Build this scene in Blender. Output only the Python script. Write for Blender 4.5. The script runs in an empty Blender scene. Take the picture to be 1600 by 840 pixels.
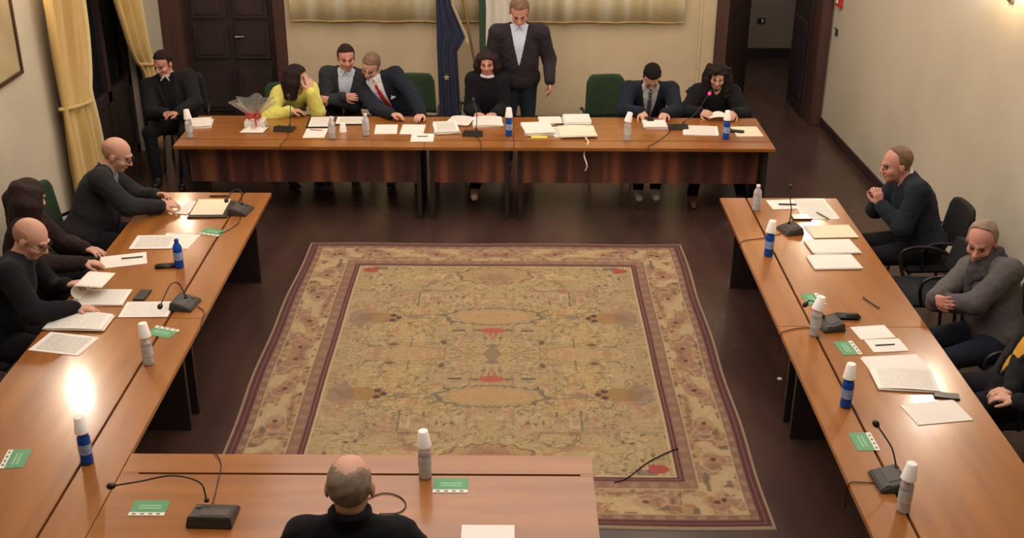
import bpy, bmesh, math, random
import numpy as np
from mathutils import Vector, Matrix
C = bpy.context.scene.collection
S = bpy.context.scene
PI = math.pi
R = math.radians
random.seed(7); np.random.seed(7)

# ------------------------------------------------------------ camera
cd = bpy.data.cameras.new('camera'); cam = bpy.data.objects.new('camera', cd); C.objects.link(cam)
cd.sensor_width = 36; cd.lens = 36*1809/1600; cd.clip_end = 100
cam.matrix_world = Matrix.Translation((0, 0, 4.05)) @ Matrix.Rotation(R(90-24.4), 4, 'X') @ Matrix.Rotation(R(.28), 4, 'Z')
S.camera = cam
# ------------------------------------------------------------ world, exposure
w = bpy.data.worlds.new('world'); S.world = w; w.use_nodes = True
w.node_tree.nodes['Background'].inputs[0].default_value = (.02, .03, .05, 1)
w.node_tree.nodes['Background'].inputs[1].default_value = .3
S.view_settings.view_transform = 'Standard'; S.view_settings.look = 'None'
S.view_settings.gamma = 1; S.view_settings.use_curve_mapping = False
S.view_settings.exposure = 0.5
def area(name, loc, rot, sx, sy, watts, col, spread=180):
    l = bpy.data.lights.new(name, 'AREA'); l.shape = 'RECTANGLE'; l.size = sx; l.size_y = sy; l.energy = watts; l.color = col
    l.spread = R(spread)
    o = bpy.data.objects.new(name, l); C.objects.link(o); o.location = loc; o.rotation_euler = rot
    return o
WARM = (1, .91, .83)
# ceiling lighting of the hall (out of frame, on the ceiling)
area('ceiling_lighting', (0, 5.8, 5.0), (0, 0, 0), 4.6, 5.5, 160, WARM)
area('ceiling_lighting', (-.2, 10.4, 5.0), (0, 0, 0), 5.0, 2.6, 92, WARM)
area('hallway_lighting', (3.0, 15.0, 2.8), (0, 0, 0), .8, .8, 9, WARM)

# ------------------------------------------------------------ materials
def lin(c): return tuple(((x/255)/12.92 if x/255 <= .04045 else ((x/255+.055)/1.055)**2.4) for x in c) + (1,)
MATS = {}
def mat(name, col, rough=.6, metal=0, col2=None, nscale=8, nstretch=(1, 1, 1), bump=0, bscale=60, coat=0, crough=.03, trans=0, emit=None, estr=0, sheen=0, alpha=1, ior=1.45, coords='Object', spec=.5, mixlo=.35, mixhi=.65, detail=6):
    if name in MATS: return MATS[name]
    m = bpy.data.materials.new(name); m.use_nodes = True; nt = m.node_tree; b = nt.nodes['Principled BSDF']
    b.inputs['Base Color'].default_value = lin(col); b.inputs['Roughness'].default_value = rough; b.inputs['Metallic'].default_value = metal
    b.inputs['Coat Weight'].default_value = coat; b.inputs['Coat Roughness'].default_value = crough; b.inputs['Transmission Weight'].default_value = trans; b.inputs['IOR'].default_value = ior
    b.inputs['Sheen Weight'].default_value = sheen; b.inputs['Specular IOR Level'].default_value = spec; b.inputs['Alpha'].default_value = alpha
    if emit: b.inputs['Emission Color'].default_value = lin(emit); b.inputs['Emission Strength'].default_value = estr
    if col2 or bump:
        tc = nt.nodes.new('ShaderNodeTexCoord'); mp = nt.nodes.new('ShaderNodeMapping'); mp.inputs['Scale'].default_value = nstretch
        nt.links.new(tc.outputs[coords], mp.inputs[0])
    if col2:
        n = nt.nodes.new('ShaderNodeTexNoise'); n.inputs['Scale'].default_value = nscale; n.inputs['Detail'].default_value = detail
        nt.links.new(mp.outputs[0], n.inputs['Vector'])
        r = nt.nodes.new('ShaderNodeValToRGB'); r.color_ramp.elements[0].position = mixlo; r.color_ramp.elements[1].position = mixhi
        r.color_ramp.elements[0].color = lin(col); r.color_ramp.elements[1].color = lin(col2)
        nt.links.new(n.outputs[0], r.inputs[0]); nt.links.new(r.outputs[0], b.inputs['Base Color'])
    if bump:
        n2 = nt.nodes.new('ShaderNodeTexNoise'); n2.inputs['Scale'].default_value = bscale; n2.inputs['Detail'].default_value = 4
        nt.links.new(mp.outputs[0], n2.inputs['Vector'])
        bp = nt.nodes.new('ShaderNodeBump'); bp.inputs['Strength'].default_value = bump; bp.inputs['Distance'].default_value = .01
        nt.links.new(n2.outputs[0], bp.inputs['Height']); nt.links.new(bp.outputs[0], b.inputs['Normal'])
    MATS[name] = m; return m
def mix_stripes(name, cols, scale, axis, rough=.8, noise=2.0, bump=0):
    """broad soft bands along one axis (wood figure, striped cloth)"""
    m = bpy.data.materials.new(name); m.use_nodes = True; nt = m.node_tree; b = nt.nodes['Principled BSDF']
    tc = nt.nodes.new('ShaderNodeTexCoord'); mp = nt.nodes.new('ShaderNodeMapping')
    sc = [.06, .06, .06]; sc[axis] = 1; mp.inputs['Scale'].default_value = sc
    nt.links.new(tc.outputs['Object'], mp.inputs[0])
    n = nt.nodes.new('ShaderNodeTexNoise'); n.inputs['Scale'].default_value = scale; n.inputs['Detail'].default_value = noise
    nt.links.new(mp.outputs[0], n.inputs['Vector'])
    r = nt.nodes.new('ShaderNodeValToRGB'); el = r.color_ramp.elements
    el[0].position = .3; el[0].color = lin(cols[0]); el[1].position = .7; el[1].color = lin(cols[-1])
    for i, c in enumerate(cols[1:-1]):
        e = el.new(.3+.4*(i+1)/(len(cols)-1)); e.color = lin(c)
    nt.links.new(n.outputs[0], r.inputs[0]); nt.links.new(r.outputs[0], b.inputs['Base Color'])
    b.inputs['Roughness'].default_value = rough
    MATS[name] = m; return m
M_WALL = mat('wall_plaster', (206, 196, 176), .85, col2=(198, 188, 167), nscale=1.3, bump=.12, bscale=30)
M_WALLB = mat('back_wall_plaster', (212, 192, 158), .85, col2=(202, 184, 150), nscale=1.3, bump=.1, bscale=30)
M_CEIL = mat('ceiling_plaster', (215, 205, 188), .9)
M_FLOOR = mat('dark_floor', (78, 55, 48), .27, col2=(60, 42, 37), nscale=3, nstretch=(1, .25, 1), bump=.03, bscale=20)
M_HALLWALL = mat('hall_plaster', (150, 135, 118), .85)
M_TOP_X = mat('desk_top_grain_x', (158, 99, 44), .33, col2=(138, 84, 36), nscale=9, nstretch=(.12, 1, 1), coat=.5, crough=.14, spec=.4)
M_TOP_Y = mat('desk_top_grain_y', (158, 99, 44), .33, col2=(138, 84, 36), nscale=9, nstretch=(1, .12, 1), coat=.5, crough=.14, spec=.4)
M_PANEL = mix_stripes('modesty_wood', [(64, 38, 36), (88, 50, 44), (134, 82, 60)], 11, 0, .45, .6)
M_LEGW = mat('dark_desk_leg', (44, 33, 33), .5)
M_DOOR = mat('dark_door_wood', (54, 40, 39), .55, col2=(44, 33, 33), nscale=8, nstretch=(1, 1, .15))
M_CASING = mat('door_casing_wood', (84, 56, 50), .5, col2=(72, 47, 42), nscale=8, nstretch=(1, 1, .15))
M_CURT = mat('gold_curtain', (214, 182, 116), .75, col2=(200, 166, 100), nscale=3, nstretch=(3, 3, .3), sheen=.3, bump=.05)
M_LINING = mat('pale_curtain_lining', (225, 205, 150), .8)
M_SHEER = mix_stripes('striped_window_cloth', [(222, 202, 154), (234, 216, 172), (250, 242, 214)], 9, 0, .85, 0)
M_GLASSN = mat('night_window_glass', (16, 26, 28), .12)
M_PAPER = mat('white_paper', (236, 230, 222), .7, col2=(228, 222, 214), nscale=2)
M_CREAM = mat('cream_paper', (235, 224, 196), .7, col2=(225, 214, 188), nscale=3)
M_GREENCARD = mat('green_card', (88, 150, 106), .5)
M_BLACK = mat('black_plastic', (28, 27, 28), .4)
M_GREYP = mat('grey_plastic', (72, 68, 64), .45)
M_CHROME = mat('chrome', (170, 165, 160), .25, metal=1)
M_CUP = mat('white_cup_plastic', (240, 232, 226), .45, spec=.3)
M_PETC = mat('clear_bottle_plastic', (238, 238, 240), .12, trans=.55, ior=1.2)
M_PETB = mat('blue_bottle_plastic', (40, 96, 205), .12, trans=.35, ior=1.25)
M_LABEL = mat('pale_blue_label', (170, 188, 215), .5, col2=(120, 150, 200), nscale=40)
M_LABELC = mat('grey_clear_label', (216, 214, 216), .5, col2=(186, 188, 194), nscale=40)
M_CAPB = mat('blue_bottle_cap', (30, 60, 150), .4)
M_CAPW = mat('white_bottle_cap', (225, 225, 228), .4)
M_GREENF = mat('green_chair_fabric', (44, 66, 40), .9, col2=(36, 56, 34), nscale=40, bump=.1, bscale=200)
M_DARKF = mat('dark_chair_fabric', (30, 30, 32), .85, bump=.1, bscale=200)
M_LEGM = mat('grey_chair_metal', (92, 84, 80), .35, metal=.6)
M_SKIN = mat('skin_warm', (206, 160, 138), .62, col2=(198, 148, 126), nscale=12)
M_SKIN2 = mat('skin_rosy', (206, 148, 130), .62, col2=(196, 136, 118), nscale=12)
M_EYE = mat('eye', (92, 66, 58), .5)
M_LIP = mat('lips', (184, 126, 114), .65)
M_BROW = mat('brow_shade', (140, 102, 84), .8)
M_RED = mat('red_cloth', (190, 52, 44), .6)

# printed paper: fine grey lines of text on white, in the sheet's own space
def printed(name, base, ink, dens=.5, lines=90, margin=.86):
    m = bpy.data.materials.new(name); m.use_nodes = True; nt = m.node_tree; b = nt.nodes['Principled BSDF']; b.inputs['Roughness'].default_value = .7
    N = nt.nodes.new; L = nt.links.new
    tc = N('ShaderNodeTexCoord'); sp = N('ShaderNodeSeparateXYZ'); L(tc.outputs['Generated'], sp.inputs[0])
    def mth(op, a, bb=None):
        n = N('ShaderNodeMath'); n.operation = op
        for i, v in enumerate((a, bb)):
            if v is None: continue
            if isinstance(v, (int, float)): n.inputs[i].default_value = v
            else: L(v, n.inputs[i])
        return n.outputs[0]
    x, y = sp.outputs[0], sp.outputs[1]
    ax = mth('LESS_THAN', mth('ABSOLUTE', mth('SUBTRACT', x, .5)), margin/2); ay = mth('LESS_THAN', mth('ABSOLUTE', mth('SUBTRACT', y, .5)), margin/2)
    ln = mth('GREATER_THAN', mth('SINE', mth('MULTIPLY', y, lines)), .2)
    no = N('ShaderNodeTexNoise'); no.inputs['Scale'].default_value = 60; L(tc.outputs['Generated'], no.inputs['Vector'])
    msk = mth('MULTIPLY', mth('MULTIPLY', mth('MULTIPLY', ax, ay), ln), mth('MULTIPLY', mth('GREATER_THAN', no.outputs[0], .45), dens))
    mx = N('ShaderNodeMix'); mx.data_type = 'RGBA'; L(msk, mx.inputs[0]); mx.inputs[6].default_value = lin(base); mx.inputs[7].default_value = lin(ink)
    L(mx.outputs[2], b.inputs['Base Color']); MATS[name] = m; return m
M_PRINT = printed('printed_paper', (236, 230, 222), (120, 118, 112), .55)
M_PRINTD = printed('dense_printed_paper', (236, 230, 222), (120, 120, 110), .95, lines=130, margin=.8)

# ------------------------------------------------------------ helpers
def link(o, parent=None):
    C.objects.link(o)
    if parent is not None: o.parent = parent
    return o
def tag(o, label=None, cat=None, group=None, kind=None):
    if label: o['label'] = label
    if cat: o['category'] = cat
    if group: o['group'] = group
    if kind: o['kind'] = kind
    return o
def empty(name, loc, rz=0, label=None, cat=None, group=None):
    o = bpy.data.objects.new(name, None); o.location = loc; o.rotation_euler = (0, 0, rz); o.empty_display_size = .1
    link(o); return tag(o, label, cat, group)
def obj(name, bm, m, parent=None, smooth=False, loc=None, rz=None):
    me = bpy.data.meshes.new(name); bm.normal_update(); bm.to_mesh(me); bm.free()
    ms = m if isinstance(m, (list, tuple)) else [m]
    for x in ms: me.materials.append(x)
    if smooth: me.shade_smooth()
    o = bpy.data.objects.new(name, me); link(o, parent)
    if loc: o.location = loc
    if rz is not None: o.rotation_euler = (0, 0, rz)
    return o
def box(bm, x0, x1, y0, y1, z0, z1, bev=0):
    r = bmesh.ops.create_cube(bm, size=1)
    vs = r['verts']
    for v in vs: v.co = Vector(((x0+x1)/2+v.co.x*(x1-x0), (y0+y1)/2+v.co.y*(y1-y0), (z0+z1)/2+v.co.z*(z1-z0)))
    if bev:
        es = list({e for v in vs for e in v.link_edges})
        bmesh.ops.bevel(bm, geom=es, offset=bev, segments=2, affect='EDGES')
    return bm
def B(*a, **k): return box(bmesh.new(), *a, **k)
def tube(bm, pts, r, n=8, cap=True):
    pts = [Vector(p) for p in pts]; rs = r if isinstance(r, (list, tuple)) else [r]*len(pts)
    rings = []; up = Vector((0, 0, 1))
    prev = None
    for i, p in enumerate(pts):
        t = (pts[min(i+1, len(pts)-1)]-pts[max(i-1, 0)]).normalized()
        a = prev if prev is not None else (up if abs(t.z) < .9 else Vector((1, 0, 0)))
        a = (a-t*a.dot(t)); a = a.normalized() if a.length > 1e-6 else t.orthogonal().normalized()
        b = t.cross(a); prev = a
        rings.append([bm.verts.new(p+(a*math.cos(2*PI*k/n)+b*math.sin(2*PI*k/n))*rs[i]) for k in range(n)])
    for q0, q1 in zip(rings, rings[1:]):
        for k in range(n): bm.faces.new((q0[k], q0[(k+1) % n], q1[(k+1) % n], q1[k]))
    if cap: bm.faces.new(rings[0][::-1]); bm.faces.new(rings[-1])
    return bm
def T(pts, r, n=8): return tube(bmesh.new(), pts, r, n)
def curve(pts, n=6):
    """Catmull-Rom through points"""
    P = [Vector(p) for p in pts]; P = [P[0]*2-P[1]]+P+[P[-1]*2-P[-2]]; out = []
    for i in range(1, len(P)-2):
        for k in range(n):
            t = k/n; a, b, c, d = P[i-1:i+3]
            out.append(.5*((2*b)+(c-a)*t+(2*a-5*b+4*c-d)*t*t+(3*b-a-3*c+d)*t**3))
    out.append(P[-2]); return out
def lathe(prof, n=20, closed=False):
    bm = bmesh.new(); rings = []
    for r, z in prof:
        if r < 1e-5: rings.append([bm.verts.new((0, 0, z))])
        else: rings.append([bm.verts.new((r*math.cos(2*PI*k/n), r*math.sin(2*PI*k/n), z)) for k in range(n)])
    for a, b in zip(rings, rings[1:]):
        for k in range(n):
            k2 = (k+1) % n
            f = [a[k % len(a)], a[k2 % len(a)], b[k2 % len(b)], b[k % len(b)]]
            f2 = []
            for v in f:
                if v not in f2: f2.append(v)
            if len(f2) > 2: bm.faces.new(f2)
    return bm
def grid_sheet(nx, ny, fn, thick=0):
    bm = bmesh.new(); vs = [[bm.verts.new(fn(i/nx, j/ny)) for j in range(ny+1)] for i in range(nx+1)]
    for i in range(nx):
        for j in range(ny): bm.faces.new((vs[i][j], vs[i+1][j], vs[i+1][j+1], vs[i][j+1]))
    if thick:
        bmesh.ops.recalc_face_normals(bm, faces=bm.faces)
        bmesh.ops.solidify(bm, geom=bm.faces[:], thickness=thick)
    return bm
def struct(name, bm, m, parent=None, smooth=False):
    o = obj(name, bm, m, parent, smooth)
    if parent is None: o['kind'] = 'structure'
    return o

# ------------------------------------------------------------ room shell
XL, XRF, YB, ZC = -3.98, 3.60, 13.04, 5.1
YN = -1.5
def xr(y): return 3.60+(13.04-y)*.032
struct('floor', B(-5.5, 5.5, YN-.3, 17.5, -.1, 0), M_FLOOR)
struct('ceiling', B(-5.5, 5.5, YN-.3, 17.5, ZC, ZC+.1), M_CEIL)
# left wall with a tall window opening (y 10.86..11.65)
bm = bmesh.new()
box(bm, XL-.3, XL, YN, 10.55, 0, ZC); box(bm, XL-.3, XL, 12.0, YB+.3, 0, ZC); box(bm, XL-.3, XL, 10.55, 12.0, 3.3, ZC)
struct('wall_left', bm, M_WALL)
bm = bmesh.new()
v = [bm.verts.new(p) for p in [(xr(YN), YN, 0), (xr(YB), YB, 0), (xr(YB)+.3, YB, 0), (xr(YN)+.3, YN, 0)]]
f = bm.faces.new(v); e = bmesh.ops.extrude_face_region(bm, geom=[f])
for q in e['geom']:
    if isinstance(q, bmesh.types.BMVert): q.co.z = ZC
bmesh.ops.recalc_face_normals(bm, faces=bm.faces)
struct('wall_right', bm, M_WALL)
bm = bmesh.new()
DL0, DL1, DR0, DR1 = -3.97, -2.57, 2.285, 3.585
WX0, WX1, WZ = -2.30, 1.85, 1.32
box(bm, -4.3, DL0, YB, YB+.3, 0, ZC); box(bm, DL1, WX0, YB, YB+.3, 0, ZC); box(bm, WX1, DR0, YB, YB+.3, 0, ZC); box(bm, DR1, 4.2, YB, YB+.3, 0, ZC)
box(bm, DL0, DL1, YB, YB+.3, 2.9, ZC); box(bm, DR0, DR1, YB, YB+.3, 2.6, ZC)
box(bm, WX0, WX1, YB, YB+.3, 0, WZ); box(bm, WX0, WX1, YB, YB+.3, 3.4, ZC)
struct('wall_back', bm, M_WALLB)
struct('wall_front', B(-5.5, 5.5, YN-.3, YN, 0, ZC), M_WALL)
# window in the back wall
wf = struct('window_2', B(WX0, WX1, YB+.2, YB+.22, WZ, 3.4), M_GLASSN)
bm = bmesh.new()
for x in (WX0, (WX0+WX1)/2-.03, WX1-.06): box(bm, x, x+.06, YB+.16, YB+.2, WZ, 3.4)
for z in (WZ, 3.34): box(bm, WX0, WX1, YB+.16, YB+.2, z, z+.06)
obj('window_frame', bm, M_CASING, wf)
# tall window in the left wall
wl = struct('window_1', B(XL-.13, XL-.11, 10.55, 12.0, 0, 3.3), M_GLASSN)
bm = bmesh.new()
for y0 in (10.55, 11.25, 11.9): box(bm, XL-.11, XL-.06, y0, y0+.1, 0, 3.3)
for z in (0, .75, 3.2): box(bm, XL-.11, XL-.06, 10.55, 12.0, z, z+.1)
obj('window_frame', bm, M_DOOR, wl)
obj('panel', B(XL-.11, XL-.08, 10.65, 11.9, .1, .75), M_DOOR, wl)
# upright brown strip on the wall, far side of that window
struct('brown_strip', B(XL, XL+.03, 12.02, 12.22, 0, 3.3, .005), M_CASING)
# double door, left in the back wall
d1 = struct('door_1', B(-3.72, -2.70, YB+.10, YB+.15, 0, 2.8), M_DOOR)
for x0, x1 in ((-3.64, -3.25), (-3.17, -2.78)):
    for z0, z1 in ((.12, .62), (.74, 1.12), (1.2, 1.95), (2.05, 2.7)):
        bm = B(x0, x1, YB+.07, YB+.10, z0, z1); box(bm, x0+.05, x1-.05, YB+.055, YB+.07, z0+.05, z1-.05)
        obj('door_panel', bm, M_DOOR, d1)
bm = T([(-3.16, YB+.06, 1.0), (-3.16, YB+.03, 1.0), (-3.06, YB+.03, 1.0)], .009); obj('door_handle', bm, M_CHROME, d1)
bm = bmesh.new(); box(bm, DL0, -3.72, YB-.03, YB+.2, 0, 2.95, .01); box(bm, -2.70, DL1, YB-.03, YB+.2, 0, 2.95, .01); box(bm, DL0, DL1, YB-.03, YB+.2, 2.8, 2.95, .01)
struct('trim_1', bm, M_CASING)
bm = bmesh.new(); box(bm, DR0, 2.42, YB-.04, YB+.3, 0, 2.7, .01); box(bm, 3.46, DR1, YB-.04, YB+.3, 0, 2.7, .01); box(bm, DR0, DR1, YB-.04, YB+.3, 2.55, 2.7, .01)
struct('trim_2', bm, M_CASING)
# dark open door leaves inside the right doorway
d2 = struct('door_2', B(-.05, 0, 0, 1.02, 0, 2.5), M_DOOR)
d2.location = (2.47, YB+.22, 0); d2.rotation_euler = (0, 0, R(-25))
obj('door_panel', B(0, .015, .12, .90, .2, 1.1), M_DOOR, d2); obj('door_panel', B(0, .015, .12, .90, 1.25, 2.35), M_DOOR, d2)
d4 = struct('door_4', B(3.43, 3.48, YB+.3, YB+1.1, 0, 2.5), M_DOOR)
obj('door_panel', B(3.415, 3.43, YB+.4, YB+1.0, .2, 1.1), M_DOOR, d4)
# hallway behind
hw = struct('wall_hall', B(1.0, 5.5, 16.2, 16.3, 0, 3.0), M_HALLWALL)
struct('wall_hall_side', B(5.3, 5.5, YB+.3, 16.2, 0, 3.0), M_HALLWALL)
struct('wall_hall_end', B(1.0, 1.1, YB+.3, 16.2, 0, 3.0), M_HALLWALL)
struct('ceiling_hall', B(1.0, 5.5, YB+.3, 16.3, 3.0, 3.05), M_CEIL)
struct('baseboard_hall', B(1.1, 5.3, 16.16, 16.2, 0, .15), M_DOOR)
# baseboards
bm = bmesh.new()
v = [bm.verts.new(p) for p in [(xr(YN)-.02, YN, 0), (xr(YB)-.02, YB, 0), (xr(YB), YB, 0), (xr(YN), YN, 0)]]
f = bm.faces.new(v); e = bmesh.ops.extrude_face_region(bm, geom=[f])
for q in e['geom']:
    if isinstance(q, bmesh.types.BMVert): q.co.z = .10
bmesh.ops.recalc_face_normals(bm, faces=bm.faces); struct('baseboard_right', bm, M_DOOR)
struct('baseboard_back', B(DL1, DR0, YB-.02, YB, 0, .1), M_DOOR)
struct('baseboard_left', B(XL, XL+.02, YN, 10.7, 0, .1), M_DOOR)

# light switch plates
def plate(loc, nrm_axis, label):
    if nrm_axis == 'y': bm = B(-.06, .06, -.012, 0, -.04, .04, .004); b2 = B(-.03, -.005, -.018, -.012, -.02, .02); b3 = B(.005, .03, -.018, -.012, -.02, .02)
    else: bm = B(-.012, 0, -.06, .06, -.04, .04, .004); b2 = B(-.018, -.012, -.03, -.005, -.02, .02); b3 = B(-.018, -.012, .005, .03, -.02, .02)
    r = empty('switch_plate', loc, 0, label, 'switch')
    obj('plate', bm, M_GREYP, r); obj('rocker', b2, M_BLACK, r); obj('rocker', b3, M_CUP, r)
plate((3.47, 16.2, .536), 'y', 'dark switch plate on the hallway wall seen through the right doorway')
plate((xr(12.85), 12.85, 1.14), 'x', 'small switch plate on the right wall beside the doorway casing')
# red alarm call point at the top of the right corner
r = empty('fire_alarm_box', (xr(12.8), 12.8, 1.50), 0, 'small red alarm box on the right wall above the switch plate', 'alarm')
obj('case', B(-.05, 0, -.07, .07, -.07, .07, .008), M_RED, r); obj('button', B(-.06, -.05, -.03, .03, -.03, .03), M_CUP, r)

# ------------------------------------------------------------ wall sconces (real lamps, above the frame)
M_SHADE = mat('sconce_glass', (255, 225, 170), .4, emit=(255, 226, 184), estr=30)
def sconce(x, y, z, sgn, label, watts):
    r = empty('wall_sconce', (x, y, z), 0, label, 'lamp')
    obj('wall_plate', B(-.02 if sgn > 0 else 0, 0 if sgn > 0 else .02, -.05, .05, -.12, .05, .005), M_CHROME, r)
    obj('arm', T([(0, 0, -.06), (-sgn*.07, 0, -.08), (-sgn*.12, 0, -.02)], .008), M_CHROME, r)
    b = lathe([(.02, -.03), (.06, 0), (.075, .06), (.08, .12), (.076, .12), (.07, .06), (.055, .005), (0, -.02)], 20)
    for v in b.verts: v.co.x -= sgn*.12
    obj('lamp_shade', b, M_SHADE, r, True)
    l = bpy.data.lights.new('sconce_bulb', 'POINT'); l.energy = watts; l.color = (1, .89, .77); l.shadow_soft_size = .05
    o = bpy.data.objects.new('sconce_bulb', l); link(o, r); o.location = (-sgn*.12, 0, .17)
sconce(xr(8.75), 8.75, 2.42, 1, 'glass wall sconce high on the right wall above the seated people', 62)
sconce(XL, 9.0, 2.55, -1, 'glass wall sconce high on the left wall beside the framed picture', 55)
sconce(xr(12.5), 12.6, 2.4, 1, 'glass wall sconce high on the right wall near the doorway', 22)
sconce(XL, 12.75, 2.4, -1, 'glass wall sconce high on the left wall by the dark door', 12)

# ------------------------------------------------------------ curtains
def curtain(name, y0t, y1t, ytie0, ytie1, ztie, y0b, y1b, ztop, label, folds=4, amp=.045, x0=XL+.10, zb=.03):
    r = empty(name, (0, 0, 0), 0, label, 'curtain')
    def fn(u, v):
        z = zb+(ztop-zb)*v
        if z > ztie:
            t = (z-ztie)/(ztop-ztie); t = t**.55
            a, b = ytie0+(y0t-ytie0)*t, ytie1+(y1t-ytie1)*t
        else:
            t = (ztie-z)/(ztie-zb); t = min(1, t*1.6)**.6
            a, b = ytie0+(y0b-ytie0)*t, ytie1+(y1b-ytie1)*t
        k = min(1, abs(z-ztie)/.5)
        return (x0+amp*math.sin(u*2*PI*folds+.6*math.sin(v*5))*(.45+.55*k)+.02*math.sin(u*37), a+(b-a)*u, z)
    c = obj('drape', grid_sheet(folds*12, 40, fn, .004), M_CURT, r, True)
    def fe(u, v):
        p = fn(1, v); return (p[0]+.03*u-.01, p[1]+.035*u, p[2])
    obj('lining', grid_sheet(2, 40, fe, .003), M_LINING, r, True)
    n = 24; pts = []
    for k in range(n+1):
        a = 2*PI*k/n; pts.append((x0+.05*math.cos(a), (ytie0+ytie1)/2+(ytie1-ytie0+.04)/2*math.sin(a), ztie-.03+.06*math.sin(a)*-1))
    obj('tieback', T(pts, .016, 6), M_CURT, r, True)
    return r
curtain('window_curtain', 9.56, 10.64, 9.63, 10.30, 1.14, 9.62, 10.42, 3.5, 'gold floor length curtain tied back at the near side of the left window')
curtain('window_curtain', 10.75, 11.85, 11.80, 12.22, .98, 11.95, 12.15, 3.5, 'narrow gold curtain tied back at the far side of the left window', 3)
obj_ = None
def fn(u, v):
    x = -2.50+u*4.42
    return (x, YB-.06-.007*math.sin(u*2*PI*22)-.008*math.sin(u*2*PI*9)*.5, 1.20+.004*math.sin(u*2*PI*7)*(1-v)+v*2.3)
r = empty('window_drape', (0, 0, 0), 0, 'pale striped cloth hanging over the back window above the seated people', 'curtain')
obj('drape', grid_sheet(260, 6, fn, .004), M_SHEER, r, True)
obj('hem', grid_sheet(260, 1, lambda u, v: (fn(u, 0)[0], fn(u, 0)[1]-.006, fn(u, 0)[2]+.012*v), .003), M_CURT, r, True)
# back wall recessed panel below the window
struct('trim_4', B(2.10, 2.125, YB-.02, YB, .1, 3.5), M_WALLB)

# framed picture on left wall
r = empty('framed_picture', (XL, 8.35, 2.17), 0, 'large pale picture in a thin dark frame on the left wall', 'picture')
bm = bmesh.new()
box(bm, 0, .03, -.83, .82, -.56, -.53); box(bm, 0, .03, -.83, .82, .53, .56); box(bm, 0, .03, -.83, -.80, -.53, .53); box(bm, 0, .03, .79, .82, -.53, .53)
obj('frame', bm, mat('picture_frame', (70, 48, 38), .4), r)
obj('print', B(.005, .015, -.80, .79, -.53, .53), mat('picture_print', (188, 172, 134), .6, col2=(170, 152, 116), nscale=3), r)

# ------------------------------------------------------------ flags
def cloth_flag(bx, by, px, pz, outline, mats, label, folds=3, wave=.02, fr=None):
    """flag hanging from a slanted pole; outline = list of (z, x_left, x_right)"""
    r = empty('flag', (bx, by, 0), 0, label, 'flag')
    obj('pole', T([(0, 0, .05), (px, 0, pz)], .014, 10), mat('flag_pole', (150, 120, 86), .4), r, True)
    obj('pole_base', lathe([(0, 0), (.16, 0), (.16, .02), (.05, .05), (.03, .14), (0, .14)], 24), M_BLACK, r, True)
    O = outline
    def at_z(z):
        for (z0, a0, b0), (z1, a1, b1) in zip(O, O[1:]):
            if z <= z0 and z >= z1:
                t = (z0-z)/(z0-z1+1e-9); return a0+(a1-a0)*t, b0+(b1-b0)*t
        return O[-1][1], O[-1][2]
    zt, zb = O[0][0], O[-1][0]; nb = len(mats)
    for i, m in enumerate(mats):
        def f(u, v, i=i):
            uu = fr[i]+(fr[i+1]-fr[i])*u if fr else (i+u)/nb; z = zb+(zt-zb)*v; a, b = at_z(z)
            return (a+(b-a)*uu-bx, -.05-wave*math.sin(uu*2*PI*folds+v*2), z)
        obj('cloth', grid_sheet(24, 30, f, 0), m, r, True)
    return r, at_z
M_NAVY = mat('navy_flag_cloth', (30, 35, 72), .75, col2=(24, 28, 58), nscale=6, sheen=.3)
M_GOLD = mat('gold_fringe', (196, 180, 140), .7)
M_FG = mat('flag_green', (50, 70, 52), .8); M_FW = mat('flag_white', (214, 206, 190), .7); M_FR = mat('flag_red', (150, 40, 38), .7)
r, az = cloth_flag(-.60, 12.55, -.22, 2.75, [(2.6, -.82, -.72), (1.5, -.83, -.66), (1.12, -.83, -.50), (1.08, -.83, -.50), (1.06, -.83, -.61), (.3, -.82, -.58), (.05, -.84, -.56)], [M_NAVY], 'dark navy flag with gold stars and fringe hanging left of the standing person')
def fr(u, v):
    z = 1.08+1.4*v; a, b = az(z); return (b+.60-.012+.03*u, -.06, z)
obj('fringe', grid_sheet(1, 24, fr, .006), M_GOLD, r)
for (sx, sz) in ((-.73, .70), (-.75, 1.6)):
    bm = bmesh.new(); c0 = bm.verts.new((sx+.60, -.085, sz)); c1 = bm.verts.new((sx+.60, -.078, sz))
    vs = [bm.verts.new((sx+.60+.04*math.sin(k*PI/5)*(1 if k % 2 == 0 else .42), -.08, sz+.04*math.cos(k*PI/5)*(1 if k % 2 == 0 else .42))) for k in range(10)]
    for k in range(10): bm.faces.new((c0, vs[k], vs[(k+1) % 10])); bm.faces.new((c1, vs[(k+1) % 10], vs[k]))
    obj('star', bm, M_GOLD, r)
r, az2 = cloth_flag(-.29, 12.66, -.48, 2.8, [(2.6, -.62, -.34), (2.0, -.40, .10), (1.45, -.37, .16), (1.0, -.37, .12), (.6, -.34, .05), (.25, -.28, .0)], [M_FG, M_FW, M_FR], 'white flag with a green edge hanging behind the standing person', 3, .025, (0, .14, .72, 1))

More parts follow.
